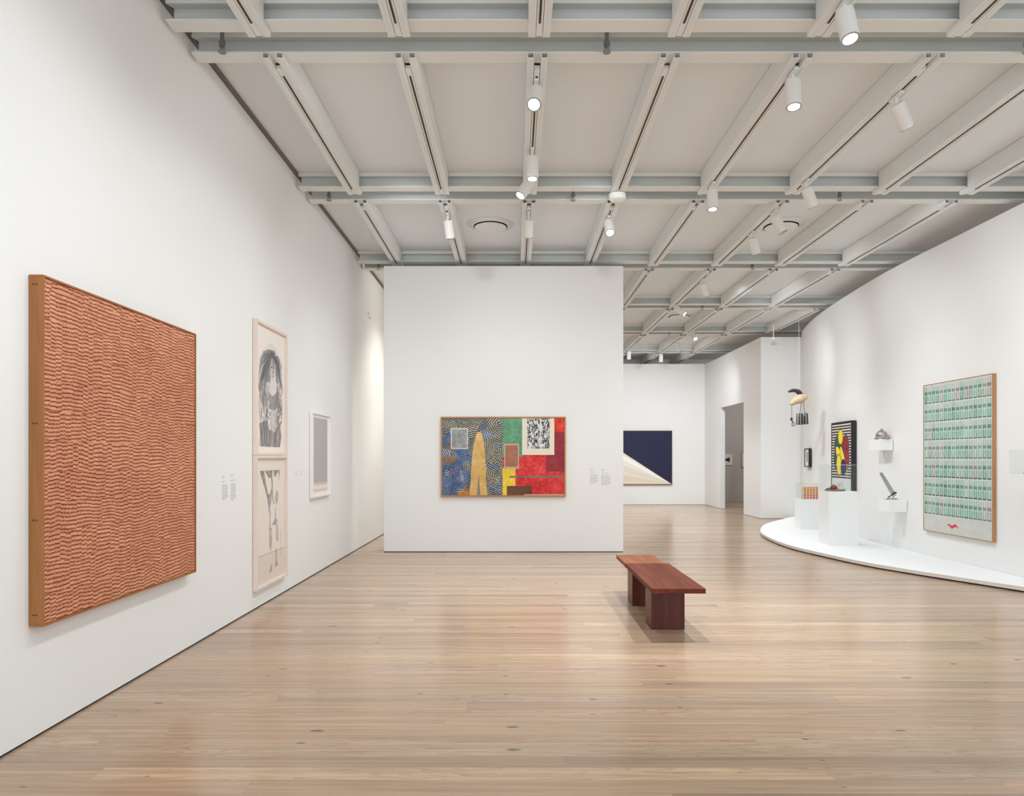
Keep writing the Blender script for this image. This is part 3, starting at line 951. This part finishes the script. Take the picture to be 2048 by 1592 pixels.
# framed works seen through the doorway
SRY = 23.8
pl = at(1436, 930, SRY); pr = at(1464.5, 908.5, SRY)
w, h = pr.x - pl.x, pr.z - pl.z
t, f = framed('framed_print', 'small white framed print of a black triangle, seen through the doorway', 'framed print', (pl.x, SRY, pl.z), 0, w, h, .03, .02, M_whiteframe)
S, T = ST(60, 80); img = np.zeros((60, 80, 3)); img[:] = (228, 222, 216)
put(img, inpoly(S, T, [(.84, .25), (.84, .78), (.36, .52)]), (52, 46, 44))
canvas_grid('paper', w - .04, h - .04, img, t, -.02, .02, .02)
pl = at(1482, 935, SRY); w, h = .42, .52
t, f = framed('framed_print', 'pink framed print half hidden by the right jamb of the doorway', 'framed print', (pl.x, SRY, pl.z), 0, w, h, .03, .03, wood('rose_frame', (176, 130, 116), (190, 146, 130)))
S, T = ST(20, 20); img = np.zeros((20, 20, 3)); img[:] = (232, 226, 220)
canvas_grid('paper', w - .06, h - .06, img, t, -.02, .03, .03)

# ------------------------------------------------------------------ right wall works
# teal canvas: plain rows of upright teal bars over a bare grey band
def teal_painting():
    hh, ww = 520, 360
    S, T = ST(hh, ww)
    img = np.zeros((hh, ww, 3)); img[:] = (206, 206, 200)
    r = np.random.RandomState(9)
    rows, cols = 7, 16
    sm = vnoise(hh, ww, 7, 6, 51)
    put(img, T < .885, (196, 214, 206), .15 + .35 * sm)
    tex = vnoise(hh, ww, 60, 160, 52); tex2 = vnoise(hh, ww, 140, 220, 53)
    for i in range(rows):
        t0 = .008 + i * .1255; t1 = t0 + .122
        for j in range(cols):
            s0 = .006 + j * .0617
            pal = r.rand()
            base = np.array((128, 186, 164), float) if pal < .68 else (np.array((160, 198, 182), float) if pal < .85 else np.array((184, 180, 174), float))
            base = base + r.randn() * 9
            ts = t0 + .004 + r.rand() * .003
            u = (S - s0) / .0617
            v = (T - ts) / (t1 - ts)
            lo = .11
            m = (u > lo) & (u < 1 - lo) & (v > 0) & (v < .97)
            put(img, m, base, (.55 + .4 * tex) * np.where(v < .28, .38, 1))
            edge = m & ((u < lo + .17) | (u > 1 - lo - .17))
            put(img, edge, base * .6, (.2 + .45 * tex) * np.where(v < .28, .45, 1))
            put(img, m & (v > .30) & (v < .46), base * .55, .2 + .5 * tex2)
            put(img, m & (v > .49) & (v < .54), (206, 222, 212), .6)
            put(img, m & (np.abs(u - .5) < .07) & (v > .5), (200, 218, 208), .5)
            put(img, (u > .08) & (u < .92) & (v > .93) & (v < .985), (48, 66, 60), .85)
    put(img, T > .885, (204, 204, 198)); img += (vnoise(hh, ww, 30, 30, 54) - .5)[..., None] * 8
    # one plain red brush stroke on the bare band
    wv = .945 + .006 * np.sin(S * 60)
    put(img, (np.abs(T - wv) < .011 * np.clip(1 - ((S - .46) / .09) ** 2, 0, 1)), (206, 62, 66), .9)
    return img


XP = 5.94
Yf, Yn = 10.20, 8.725
z0, z1 = EYE - 1.053, EYE + 1.049
w, h = Yf - Yn, z1 - z0
t, f = framed('teal_painting', 'tall teal canvas with rows of upright bars on the right wall', 'painting', (5.988, Yf, z0), -math.pi / 2, w, h, .05, .008, M_tanframe)
canvas_grid('canvas', w - .018, h - .018, teal_painting(), t, -.044, .009, .009)

# striped painting with coloured rounds in a black frame, on the curving part of the wall
def striped_painting():
    hh, ww = 300, 230
    S, T = ST(hh, ww)
    img = np.zeros((hh, ww, 3)); img[:] = (222, 214, 206)
    st = ((T * 26) % 1) < .48
    put(img, st & (T < .80), (34, 33, 34))
    put(img, T >= .80, (214, 222, 222))
    def rnd(cx, cy, rx, ry, c, rot=0.0, o=.012):
        a = (S - cx) * math.cos(rot) + (T - cy) * 1.24 * math.sin(rot); b2 = -(S - cx) * math.sin(rot) + (T - cy) * 1.24 * math.cos(rot)
        dd = np.sqrt((a / rx) ** 2 + (b2 / ry) ** 2)
        put(img, dd < 1 + o / min(rx, ry), (30, 30, 34)); put(img, dd < 1, c)
    rnd(.32, .34, .17, .20, (44, 92, 84)); rnd(.70, .36, .17, .22, (140, 40, 56), .3); rnd(.46, .20, .12, .13, (244, 216, 50))
    rnd(.26, .52, .14, .18, (48, 84, 84)); rnd(.74, .52, .15, .18, (150, 44, 60))
    rnd(.42, .48, .26, .10, (246, 220, 56), .7); rnd(.58, .50, .24, .07, (246, 220, 56), 1.0); rnd(.38, .60, .12, .18, (246, 220, 56), -.2)
    rnd(.60, .63, .12, .13, (42, 46, 98))
    return img


Yf, Yn = 13.55, 12.50
pf = Vector((wall_x(Yf) - .012, Yf, 0)); pn = Vector((wall_x(Yn) - .012, Yn, 0))
u = (pn - pf); w = u.length; rz = math.atan2(u.y, u.x)
z0 = EYE - .675; h = 1.342
t, f = framed('striped_painting', 'black framed painting of yellow, green and red rounds on black and white stripes', 'painting', (pf.x, pf.y, z0), rz, w, h, .085, .02, M_blackframe)
canvas_grid('canvas', w - .042, h - .042, striped_painting(), t, -.078, .021, .021)

# small framed sheet beside it
Yf, Yn = 15.82, 15.32
pf = Vector((wall_x(Yf) - .012, Yf, 0)); pn = Vector((wall_x(Yn) - .012, Yn, 0))
u = (pn - pf); w = u.length; rz = math.atan2(u.y, u.x)
p = at(1613, 934, 15.7)
t, f = framed('framed_print', 'small black framed sheet with a grey block, left of the striped painting', 'framed print', (pf.x, pf.y, p.z), rz, w, .415, .06, .022, M_blackframe)
S, T = ST(60, 60); img = np.zeros((60, 60, 3)); img[:] = (232, 230, 228)
put(img, (S > .28) & (S < .74) & (T > .16) & (T < .76), (160, 158, 160))
canvas_grid('paper', w - .046, .415 - .046, img, t, -.045, .023, .023)

# ------------------------------------------------------------------ curved platform
edge = smooth_pts([(5.975, 6.80), (5.78, 7.2), (5.547, 7.645), (5.332, 8.085), (5.037, 8.695), (4.757, 9.38), (4.593, 10.1), (4.43, 11.24), (4.50, 12.4), (4.727, 13.49), (5.30, 14.85), (6.0, 15.9), (6.72, 16.9)], 8)
wall_side = [(x - .004, y) for x, y in RW if 6.82 < y < 16.89]
poly = edge + wall_side[::-1]
t = thing('display_platform', 'low white platform with a curved front edge along the right wall', 'platform', (5.4, 11.0, 0))
bm = BM(); prism(bm, [(x - 5.4, y - 11.0) for x, y in poly], .018, .062)
for f_ in bm.faces: f_.material_index = 0
o = obj('deck', bm, [M_plinth, M_plinth_edge], t)
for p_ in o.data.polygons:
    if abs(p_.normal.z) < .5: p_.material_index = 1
cen = Vector((5.9, 12.0))
inner = [((x - 5.4) + .03 * (1 if True else 0), (y - 11.0)) for x, y in edge] + [(x - 5.4 - .0, y - 11.0) for x, y in wall_side[::-1]]
bm = BM(); prism(bm, inner, 0.0, .018); obj('shadow_gap_base', bm, M_dark, t)  # dark colour stands for the shade in the gap under the deck
PT = .062

# pedestals
def pedestal(lab, x0, x1, y0, y1, zt):
    t = thing('pedestal', lab, 'pedestal', ((x0 + x1) / 2, (y0 + y1) / 2, PT))
    bm = BM(); box(bm, -(x1 - x0) / 2, (x1 - x0) / 2, -(y1 - y0) / 2, (y1 - y0) / 2, .0, zt - PT, .002)
    # thin reveal line under the cap
    obj('body', bm, M_ped, t)
    return t


PX0, PX1, PY0, PY1, PZ = 5.036, 5.505, 11.25, 11.62, .927
pedestal('taller white pedestal in front, carrying a clear case with a red object', PX0, PX1, PY0, PY1, PZ)
QX0, QX1, QY0, QY1, QZ = 5.618, 6.06, 13.79, 14.07, .652
pedestal('lower white pedestal at the back, carrying the clear box of eggs', QX0, QX1, QY0, QY1, QZ)


def acrylic_box(name, lab, cat, x0, x1, y0, y1, z0, z1, th=.005, lid=True):
    t = thing(name, lab, cat, ((x0 + x1) / 2, (y0 + y1) / 2, z0))
    hx, hy, H = (x1 - x0) / 2, (y1 - y0) / 2, z1 - z0
    def pane(*a):
        bm = BM(); box(bm, *a); obj('pane', bm, M_acr, t)
    pane(-hx, hx, -hy, -hy + th, 0, H); pane(-hx, hx, hy - th, hy, 0, H)
    pane(-hx, -hx + th, -hy + th, hy - th, 0, H); pane(hx - th, hx, -hy + th, hy - th, 0, H)
    if lid: pane(-hx + th, hx - th, -hy + th, hy - th, H - th, H)
    bm = BM()
    e = .0015
    for sx_ in (-1, 1):
        for sy_ in (-1, 1):
            box(bm, sx_ * hx - e, sx_ * hx + e, sy_ * hy - e, sy_ * hy + e, 0, H)
    for zz in (H,):
        for sy_ in (-1, 1): box(bm, -hx, hx, sy_ * hy - e, sy_ * hy + e, zz - e, zz + e)
        for sx_ in (-1, 1): box(bm, sx_ * hx - e, sx_ * hx + e, -hy, hy, zz - e, zz + e)
    obj('edge_strip', bm, flat('acrylic_edge', (226, 228, 228), .3), t)
    return t


acrylic_box('vitrine', 'clear acrylic case on the taller pedestal', 'display case', PX0 + .004, PX1 - .004, PY0 + .004, PY1 - .004, PZ, PZ + .425)
# object in the case: ornate tray with a red lump and a worked glass foot
t = thing('tray_sculpture', 'ornate grey tray with a red lump inside the clear case', 'sculpture', (5.22, 11.43, PZ))
bm = BM(); lathe(bm, [(.13, 0), (.16, .008), (.165, .02), (.15, .024), (.12, .014)], 36, flute=.04, nfl=12)
bmesh.ops.scale(bm, vec=(1, .7, 1), verts=bm.verts); obj('tray', bm, M_steel, t, True)
bm = BM(); bmesh.ops.create_icosphere(bm, subdivisions=3, radius=.055)
for v in bm.verts:
    v.co = Vector((v.co.x * 1.0, v.co.y * .85, v.co.z * .75)) * (1 + .12 * math.sin(v.co.x * 70) * math.cos(v.co.z * 60)) + Vector((-.02, 0, .062))
obj('red_lump', bm, flat('red_glaze', (160, 48, 50), .3), t, True)
bm = BM(); bmesh.ops.create_icosphere(bm, subdivisions=3, radius=.035)
for v in bm.verts: v.co = Vector((v.co.x * 1.8, v.co.y, v.co.z * .5)) + Vector((-.09, -.01, .036))
obj('dark_lump', bm, flat('dark_red_glaze', (96, 66, 66), .35), t, True)
bm = BM(); lathe(bm, [(.06, .022), (.062, .04), (.035, .06), (.03, .09), (.042, .12), (.03, .15), (.02, .17)], 20, center=(.09, 0, 0), flute=.1, nfl=8)
obj('glass_foot', bm, flat('cut_glass', (216, 210, 196), .12, var=.25, scale=60, spec=.8), t, True)

# clear egg box
acrylic_box('egg_box', 'clear acrylic box filled with stacked orange eggs on the lower pedestal', 'display case', QX0 + .02, QX1 - .06, QY0 + .01, QY1 - .02, QZ, QZ + .31)
egg_m = [flat('egg_orange', (226, 150, 74), .5), flat('egg_salmon', (216, 132, 104), .5), flat('egg_cream', (214, 204, 180), .5)]
egg_src = {}
for r in range(5):
    for c in range(6):
        mk = 2 if c < 1 else (0 if r >= 2 else 1)
        x = QX0 + .055 + c * .058; z = QZ + .03 + r * .0488; y = QY0 + .055
        lab = ('small cream egg at the left end of the clear egg box', 'small salmon egg in the lower rows of the clear egg box', 'small orange egg in the upper rows of the clear egg box')[{2: 0, 1: 1, 0: 2}[mk]]
        if mk not in egg_src:
            bm = BM(); lathe(bm, [(.001, -.0285), (.012, -.0265), (.021, -.016), (.0245, -.003), (.022, .01), (.014, .021), (.006, .0255), (.001, .0265)], 18)
            o = obj('egg', bm, egg_m[mk], None, True); egg_src[mk] = o
        else:
            o = egg_src[mk].copy(); COL.objects.link(o)
        o.location = (x, y, z)
        tag(o, lab, 'egg', {2: 'cream eggs in the clear box', 1: 'salmon eggs in the clear box', 0: 'orange eggs in the clear box'}[mk])
for r in range(5):
    pass

# wall shelves with chrome sculptures
def shelf(lab, x0, x1, y0, y1, z0, z1):
    t = thing('wall_shelf', lab, 'shelf', ((x0 + x1) / 2, (y0 + y1) / 2, z0))
    bm = BM(); box(bm, -(x1 - x0) / 2, (x1 - x0) / 2, -(y1 - y0) / 2, (y1 - y0) / 2, 0, z1 - z0, .002)
    obj('block', bm, M_ped, t)


shelf('upper white wall shelf carrying the chrome dome, right of the striped painting', 5.795, 5.985, 11.10, 11.49, 1.586, 1.763)
shelf('lower white wall shelf carrying the slanted chrome bar, left of the teal painting', 5.70, 5.978, 10.69, 11.0, .641, .824)
shelf('white wall shelf at the right edge of the photo under a clear case', 5.56, 5.985, 7.40, 7.90, 1.12, 1.283)
acrylic_box('vitrine', 'clear acrylic case on the shelf at the right edge of the photo', 'display case', 5.565, 5.98, 7.41, 7.89, 1.283, 1.555)
t = thing('metal_tool', 'dark flat metal bar lying in the clear case at the right edge', 'sculpture', (5.70, 7.65, 1.283))
bm = BM(); box(bm, -.06, .06, -.13, .13, 0, .022, .004); obj('bar', bm, flat('dark_metal', (84, 78, 68), .4, .6), t)
bm = BM(); lathe(bm, [(.02, .022), (.02, .04)], 16, center=(0, .05, 0)); obj('knob', bm, flat('brass', (150, 124, 74), .3, .8), t)

t = thing('dome_sculpture', 'fluted chrome dome on a wide rim on the upper wall shelf', 'sculpture', (5.885, 11.26, 1.763))
bm = BM(); lathe(bm, [(.10, 0), (.088, .006), (.085, .012)], 48, flute=.02, nfl=24)
bmesh.ops.scale(bm, vec=(.92, 1.88, 1), verts=bm.verts)
obj('rim', bm, M_chrome, t, True)
bm = BM(); lathe(bm, [(.078, .012), (.082, .03), (.074, .05), (.078, .06), (.07, .10), (.05, .128), (.03, .135), (.026, .15), (.015, .165), (.004, .17)], 80, flute=.03, nfl=20)
bmesh.ops.scale(bm, vec=(1, 1.3, 1), verts=bm.verts)
obj('dome', bm, flat('worked_silver', (176, 166, 160), .3, .8, var=.45, scale=55, bump=.6), t, True)
for k in range(14):
    a = 2 * math.pi * k / 14
    bm = BM(); bmesh.ops.create_icosphere(bm, subdivisions=2, radius=.013)
    bmesh.ops.translate(bm, vec=(.084 * math.cos(a), .118 * math.sin(a), .024), verts=bm.verts); obj('bead', bm, M_chrome, t, True)

t = thing('chrome_sculpture', 'slanted chrome bar rising from a base of chrome pieces on the lower wall shelf', 'sculpture', (5.80, 10.82, .824))
SX = 1 / 131.0
def q2(px, py): return Vector(((px - 1790) * SX, 0, (1000 - py) * SX))
bm = BM()
a, b2 = q2(1769.5, 946), q2(1797.5, 993)
d = (b2 - a).normalized(); s = Vector((d.z, 0, -d.x))
ring = []
for tpos, hw in ((0, .014), (.04, .020), (.3, .026), (.85, .030), (1.0, .030)):
    c = a + (b2 - a) * tpos
    ring.append([bm.verts.new(c + s * sx_ * hw + Vector((0, sy_ * .012, 0))) for sx_, sy_ in ((-1, -1), (1, -1), (1, 1), (-1, 1))])
for r0, r1 in zip(ring, ring[1:]):
    for i in range(4): bm.faces.new((r0[i], r0[(i + 1) % 4], r1[(i + 1) % 4], r1[i]))
bm.faces.new(ring[0]); bm.faces.new(ring[-1][::-1])
obj('blade', bm, flat('brushed_chrome', (182, 178, 174), .3, .85, var=.12, scale=25), t)
bm = BM(); tube(bm, [q2(1782, 995.5) + Vector((0, -.03, 0)), q2(1797.5, 986) + Vector((0, -.03, 0))], .008, 10)
lathe(bm, [(.013, -.012), (.013, .012)], 14, M=Matrix.Translation(q2(1797.5, 986) + Vector((0, -.03, 0))) @ Matrix.Rotation(math.pi / 2, 4, 'X'))
obj('lever', bm, flat('dark_chrome', (70, 66, 66), .3, .8), t)
bm = BM(); box(bm, -.09, .095, -.07, .07, 0, .006, .002); obj('plate', bm, M_chrome, t)
for k in range(8):
    bm = BM(); bmesh.ops.create_icosphere(bm, subdivisions=2, radius=.011 + .003 * (k % 3))
    bmesh.ops.translate(bm, vec=(-.08 + k * .0225, -.03 + .02 * (k % 2), .015), verts=bm.verts); obj('bead', bm, M_chrome, t, True)

# ------------------------------------------------------------------ hanging sculpture
HY = 14.0
K = 1 / 15.92
O = at(1599, 800, HY)
t = thing('hanging_sculpture', 'hanging sculpture of a black horn, a tan pod and two striped bells', 'sculpture', tuple(O))
def hp(zx, zy, dy=0.0):
    p = at(1565 + zx * K, 765 + zy * K, HY) - O
    return Vector((p.x, dy, p.z))
u1 = .000626
bm = BM()
cp = smooth_pts([tuple(hp(172, 296)), tuple(hp(235, 280)), tuple(hp(320, 258)), tuple(hp(410, 258)), tuple(hp(480, 290)), tuple(hp(545, 345)), tuple(hp(590, 395))], 6)
n = len(cp); tube(bm, cp, [(.012 + .048 * min(1, (i / n) * 1.3) ** .6) * .78 for i in range(n)], 16)
obj('horn', bm, flat('black_horn', (44, 42, 44), .35, var=.3, scale=20), t, True)
bm = BM(); tube(bm, [tuple(hp(500, 330, -.035)), tuple(hp(520, 270, -.045)), tuple(hp(522, 215, -.01))], [.02, .022, .006], 10)
obj('maroon_knot', bm, flat('maroon_wrap', (84, 34, 44), .5), t, True)
# pod
bm = BM()
podp = [(224, 704, 8), (245, 690, 46), (300, 660, 80), (400, 592, 112), (480, 548, 134), (560, 520, 156), (640, 496, 146), (700, 494, 116), (755, 504, 70), (790, 522, 10)]
ax = smooth_pts([tuple(hp(a_, b__)) for a_, b__, _ in podp], 5)
n = len(ax); rr = np.interp(np.linspace(0, len(podp) - 1, n), range(len(podp)), [r_ for _, _, r_ in podp])
tube(bm, ax, [float(v) * u1 for v in rr], 24)
pod = obj('pod', bm, flat('tan_leather', (196, 174, 144), .55, var=.06, scale=10), t, True)
bm = BM()
ax = smooth_pts([tuple(hp(690, 400, -.05)), tuple(hp(705, 480, -.075)), tuple(hp(690, 560, -.06)), tuple(hp(660, 620, -.03))], 6)
tube(bm, ax, [.004] * len(ax), 8); obj('seam', bm, flat('cream_leather', (240, 222, 186), .5), pod, True)
cord = flat('dark_cord', (92, 92, 96), .6)
bm = BM(); tube(bm, [hp(295, 700), hp(294, 900), hp(290, 1110)], .0045, 8); long_cord = obj('cord', bm, cord, t, True)
bm = BM(); tube(bm, [hp(590, 600), hp(572, 800), hp(556, 985)], .0045, 8); obj('cord', bm, cord, t, True)
bm = BM(); tube(bm, [hp(668, 600), hp(688, 800), hp(708, 965)], .0045, 8); obj('cord', bm, cord, t, True)
blk = flat('black_rope', (44, 44, 50), .5)
bm = BM()
loop = [hp(290, 1120), hp(262, 1150), hp(275, 1190), hp(310, 1175), hp(300, 1130), hp(280, 1200), hp(320, 1235)]
tube(bm, smooth_pts([tuple(p) for p in loop], 6), .011, 8); obj('knot', bm, blk, long_cord, True)
bm = BM()
loop = [hp(320, 1235), hp(310, 1290), hp(300, 1340), hp(318, 1378), hp(350, 1385), hp(378, 1360), hp(370, 1310), hp(345, 1265), hp(325, 1235)]
tube(bm, smooth_pts([tuple(p) for p in loop], 6), .008, 8); obj('loop', bm, flat('grey_rope', (74, 76, 80), .5), long_cord, True)


def stripe_mat(phase):
    m, nt, b = newmat('striped_bell')
    tc = N(nt, 'ShaderNodeTexCoord'); sx_ = N(nt, 'ShaderNodeSeparateXYZ'); nt.links.new(tc.outputs['Object'], sx_.inputs[0])
    x_ = math_n(nt, 'ADD', sx_.outputs[0], phase); y_ = math_n(nt, 'ADD', sx_.outputs[1], .0001)
    ang = math_n(nt, 'ARCTAN2', y_, x_)
    s = math_n(nt, 'SINE', math_n(nt, 'MULTIPLY', ang, 7.0))
    rp = N(nt, 'ShaderNodeValToRGB'); rp.color_ramp.elements[0].position = .5; rp.color_ramp.elements[0].color = (*lin((36, 36, 38)), 1)
    rp.color_ramp.elements[1].position = .62; rp.color_ramp.elements[1].color = (*lin((150, 146, 146)), 1)
    nt.links.new(math_n(nt, 'ADD', math_n(nt, 'MULTIPLY', s, .5), .5), rp.inputs[0]); nt.links.new(rp.outputs[0], b.inputs['Base Color'])
    b.inputs['Roughness'].default_value = .5
    return m


for (xc, zt_, zb_, rt, rb, dy) in ((524, 985, 1345, 88, 102, -.02), (735, 962, 1325, 88, 106, .03)):
    c = hp(xc, zb_, dy); top = hp(xc, zt_, dy)
    H = top.z - c.z
    bm = BM(); lathe(bm, [(rb * u1, 0), (rb * u1 * .98, .02), ((rb * .4 + rt * .6) * u1, H * .6), (rt * u1, H * .93), (rt * .8 * u1, H * .985), (rt * .2 * u1, H)], 42, flute=.04, nfl=7)
    o = obj('bell', bm, stripe_mat(0), t, True); o.location = c
bm = BM(); tube(bm, [hp(522, 230), hp(530, -1500) if False else Vector((hp(522, 230).x, 0, HR - .01 - O.z))], .0015, 6)
obj('hanging_line', bm, flat('clear_line', (225, 222, 222), .4), t)

# ------------------------------------------------------------------ bench
BX, BYc = 1.315, 6.6
t = thing('gallery_bench', 'dark red wooden bench with two block legs in the middle of the floor', 'bench', (BX, BYc, 0))
bm = BM(); box(bm, 1.10 - BX, 1.528 - BX, 5.60 - BYc, 6.95 - BYc, .384, .424, .004); obj('seat', bm, M_redtop, t)
bm = BM(); box(bm, 1.098 - BX, 1.497 - BX, 6.951 - BYc, 7.56 - BYc, .384, .4235, .004)  # far end of the seat in a paler, more orange tone
tag(obj('seat', bm, M_redtop2, t), 'paler orange end section of the seat')
bm = BM(); box(bm, 1.17 - BX, 1.456 - BX, 6.0 - BYc, 6.27 - BYc, 0, .384, .003); obj('leg', bm, M_redwood, t)
bm = BM(); box(bm, 1.17 - BX, 1.456 - BX, 6.96 - BYc, 7.245 - BYc, 0, .384, .003); obj('leg', bm, M_redwood, t)

# ------------------------------------------------------------------ light
W = bpy.data.worlds.new('World'); scene.world = W; W.use_nodes = True
bg = W.node_tree.nodes['Background']
bg.inputs[0].default_value = (0.88, 0.955, 1.0, 1); bg.inputs[1].default_value = 1.4  # added fill, entering where the room is left open behind the camera


def spot(loc, aim, watts, size=110, blend=1.0, rad=.12, col=(1.0, .985, .96)):
    l = bpy.data.lights.new('spot', 'SPOT')
    l.energy = watts; l.spot_size = math.radians(size); l.spot_blend = blend; l.shadow_soft_size = rad; l.color = col
    o = bpy.data.objects.new('unseen_lamp', l); COL.objects.link(o)  # unseen lamps, set apart from the modelled spotlights
    o.location = loc
    d = Vector(aim) - Vector(loc)
    o.rotation_euler = d.to_track_quat('-Z', 'Y').to_euler()
    return o


ZL = HR - .30
# general downlight from added unseen lamps
CW = (.905, .965, 1.0)
for (x, y, wt) in ((0, 0.0, 28), (1.9, 0.0, 26), (4.0, 0.5, 26), (0, 3.3, 45), (1.9, 3.3, 20), (4.0, 3.6, 40), (0, 6.3, 30), (3.7, 6.8, 28)):
    spot((x, y, ZL), (x, y, 0), wt, 176, .25, .14, CW)
for (x, y, wt) in ((.2, 8.3, 30), (3.2, 9.8, 55), (3.9, 10.4, 30), (3.2, 12.8, 55), (4.2, 13.2, 45), (-.5, 14.0, 60), (3.2, 15.8, 60), (3.9, 15.6, 45), (.5, 17, 60),
                   (3.2, 18.6, 55), (3.6, 18.8, 50), (1.0, 20, 60), (7.8, 3.0, 130), (7.8, 8.0, 150), (7.9, 13.0, 150), (2.0, 23.4, 30), (5.0, 23.4, 30)):
    spot((x, y, ZL), (x, y, 0), wt, 118, .5, .14, CW)  # some added behind the right wall to brighten the ceiling above it
# narrow downlights added to brighten the floor
for (x, y, wt) in ((-1.2, 6.6, 70), (-1.0, 8.9, 90), (1.0, 9.0, 75), (3.9, 6.8, 80), (3.0, 9.2, 110), (3.0, 12.4, 150), (2.4, 15.4, 150), (4.3, 15.4, 110), (3.0, 18.2, 160), (4.6, 19.4, 120), (-1.2, 12.6, 100)):
    spot((x, y, ZL), (x, y, 0), wt, 76, 1.0, .1, CW)
# crisp pair above the bench
for (x, y, wt) in ((1.20, 5.9, 260), (2.40, 5.9, 260)):
    spot((x, y, ZL), (1.3, 6.4, 0), wt, 80, 1.0, .02, CW)
# washes on the walls, aimed low so that the light evens out
for y in (2.0, 4.4, 6.8, 9.2): spot((.18, y, ZL), (WL, y, .4), 52, 88, 1.0, .06, CW)
for x in (-1.1, .8): spot((x, 7.2, ZL), (x, CWY, 1.1), 42, 100, 1.0, .06, CW)
for x in (-1.2, 1.0): spot((x, 6.9, ZL), (x, CWY, 3.5), 48, 66, 1.0, .06, CW)
for (x, y, ty) in ((.3, 2.6, 3.2), (.3, 5.2, 6.2), (.3, 7.6, 9.2)): spot((x, y, ZL), (WL, ty, 3.5), 22, 72, 1.0, .06, CW)
spot((-.8, 12.6, ZL), (WL, 12.6, 4.0), 22, 110, 1.0, .06, (1.0, .95, .86))
for y in (5.2, 7.6, 10.0): spot((3.23, y, ZL), (6.0, y + .2, .35), 56, 84, 1.0, .06, CW)
for y in (5.8, 8.2, 10.6): spot((3.23, y, ZL), (6.0, y + .4, 3.1), 76, 82, 1.0, .06, CW)
spot((3.23, 12.6, ZL), (6.2, 13.6, .6), 58, 90, 1.0, .05, CW)
spot((3.23, 12.4, ZL), (6.3, 14.0, 3.0), 95, 86, 1.0, .05, CW)
spot((4.6, 12.6, ZL), (6.4, 16.9, 2.3), 165, 72, 1.0, .08, CW)
for x in (1.6, 3.4, 4.9): spot((x, 17.6, ZL), (x, BY, 1.8), 140, 95, 1.0, .08, CW)
spot((-.6, 12.9, ZL), (WL, 13.0, 1.1), 175, 105, 1.0, .1, (1.0, .95, .86))
spot((2.8, 19.0, ZL), (FX, 19.1, 1.5), 95, 120, 1.0, .1, CW)
# dim room beyond the doorway
spot((7.8, 20.5, 4.3), (7.6, 22.8, 0.8), 150, 150, 1.0, .2)

# ------------------------------------------------------------------ camera and view
cd = bpy.data.cameras.new('camera'); cam = bpy.data.objects.new('camera', cd); COL.objects.link(cam)
cam.location = (0, 0, EYE); cam.rotation_euler = (math.pi / 2, 0, 0)
cd.sensor_fit = 'HORIZONTAL'; cd.sensor_width = 36.0; cd.lens = F / 2048 * 36
cd.shift_x = -(VX - 1024) / 2048; cd.shift_y = (VY - 796) / 2048
cd.clip_start = 0.05; cd.clip_end = 100
scene.camera = cam
scene.view_settings.view_transform = 'Standard'
scene.view_settings.look = 'None'
scene.view_settings.exposure = 0.56
scene.view_settings.gamma = 1.0
scene.cycles.max_bounces = 10
scene.cycles.diffuse_bounces = 6
scene.cycles.transparent_max_bounces = 16
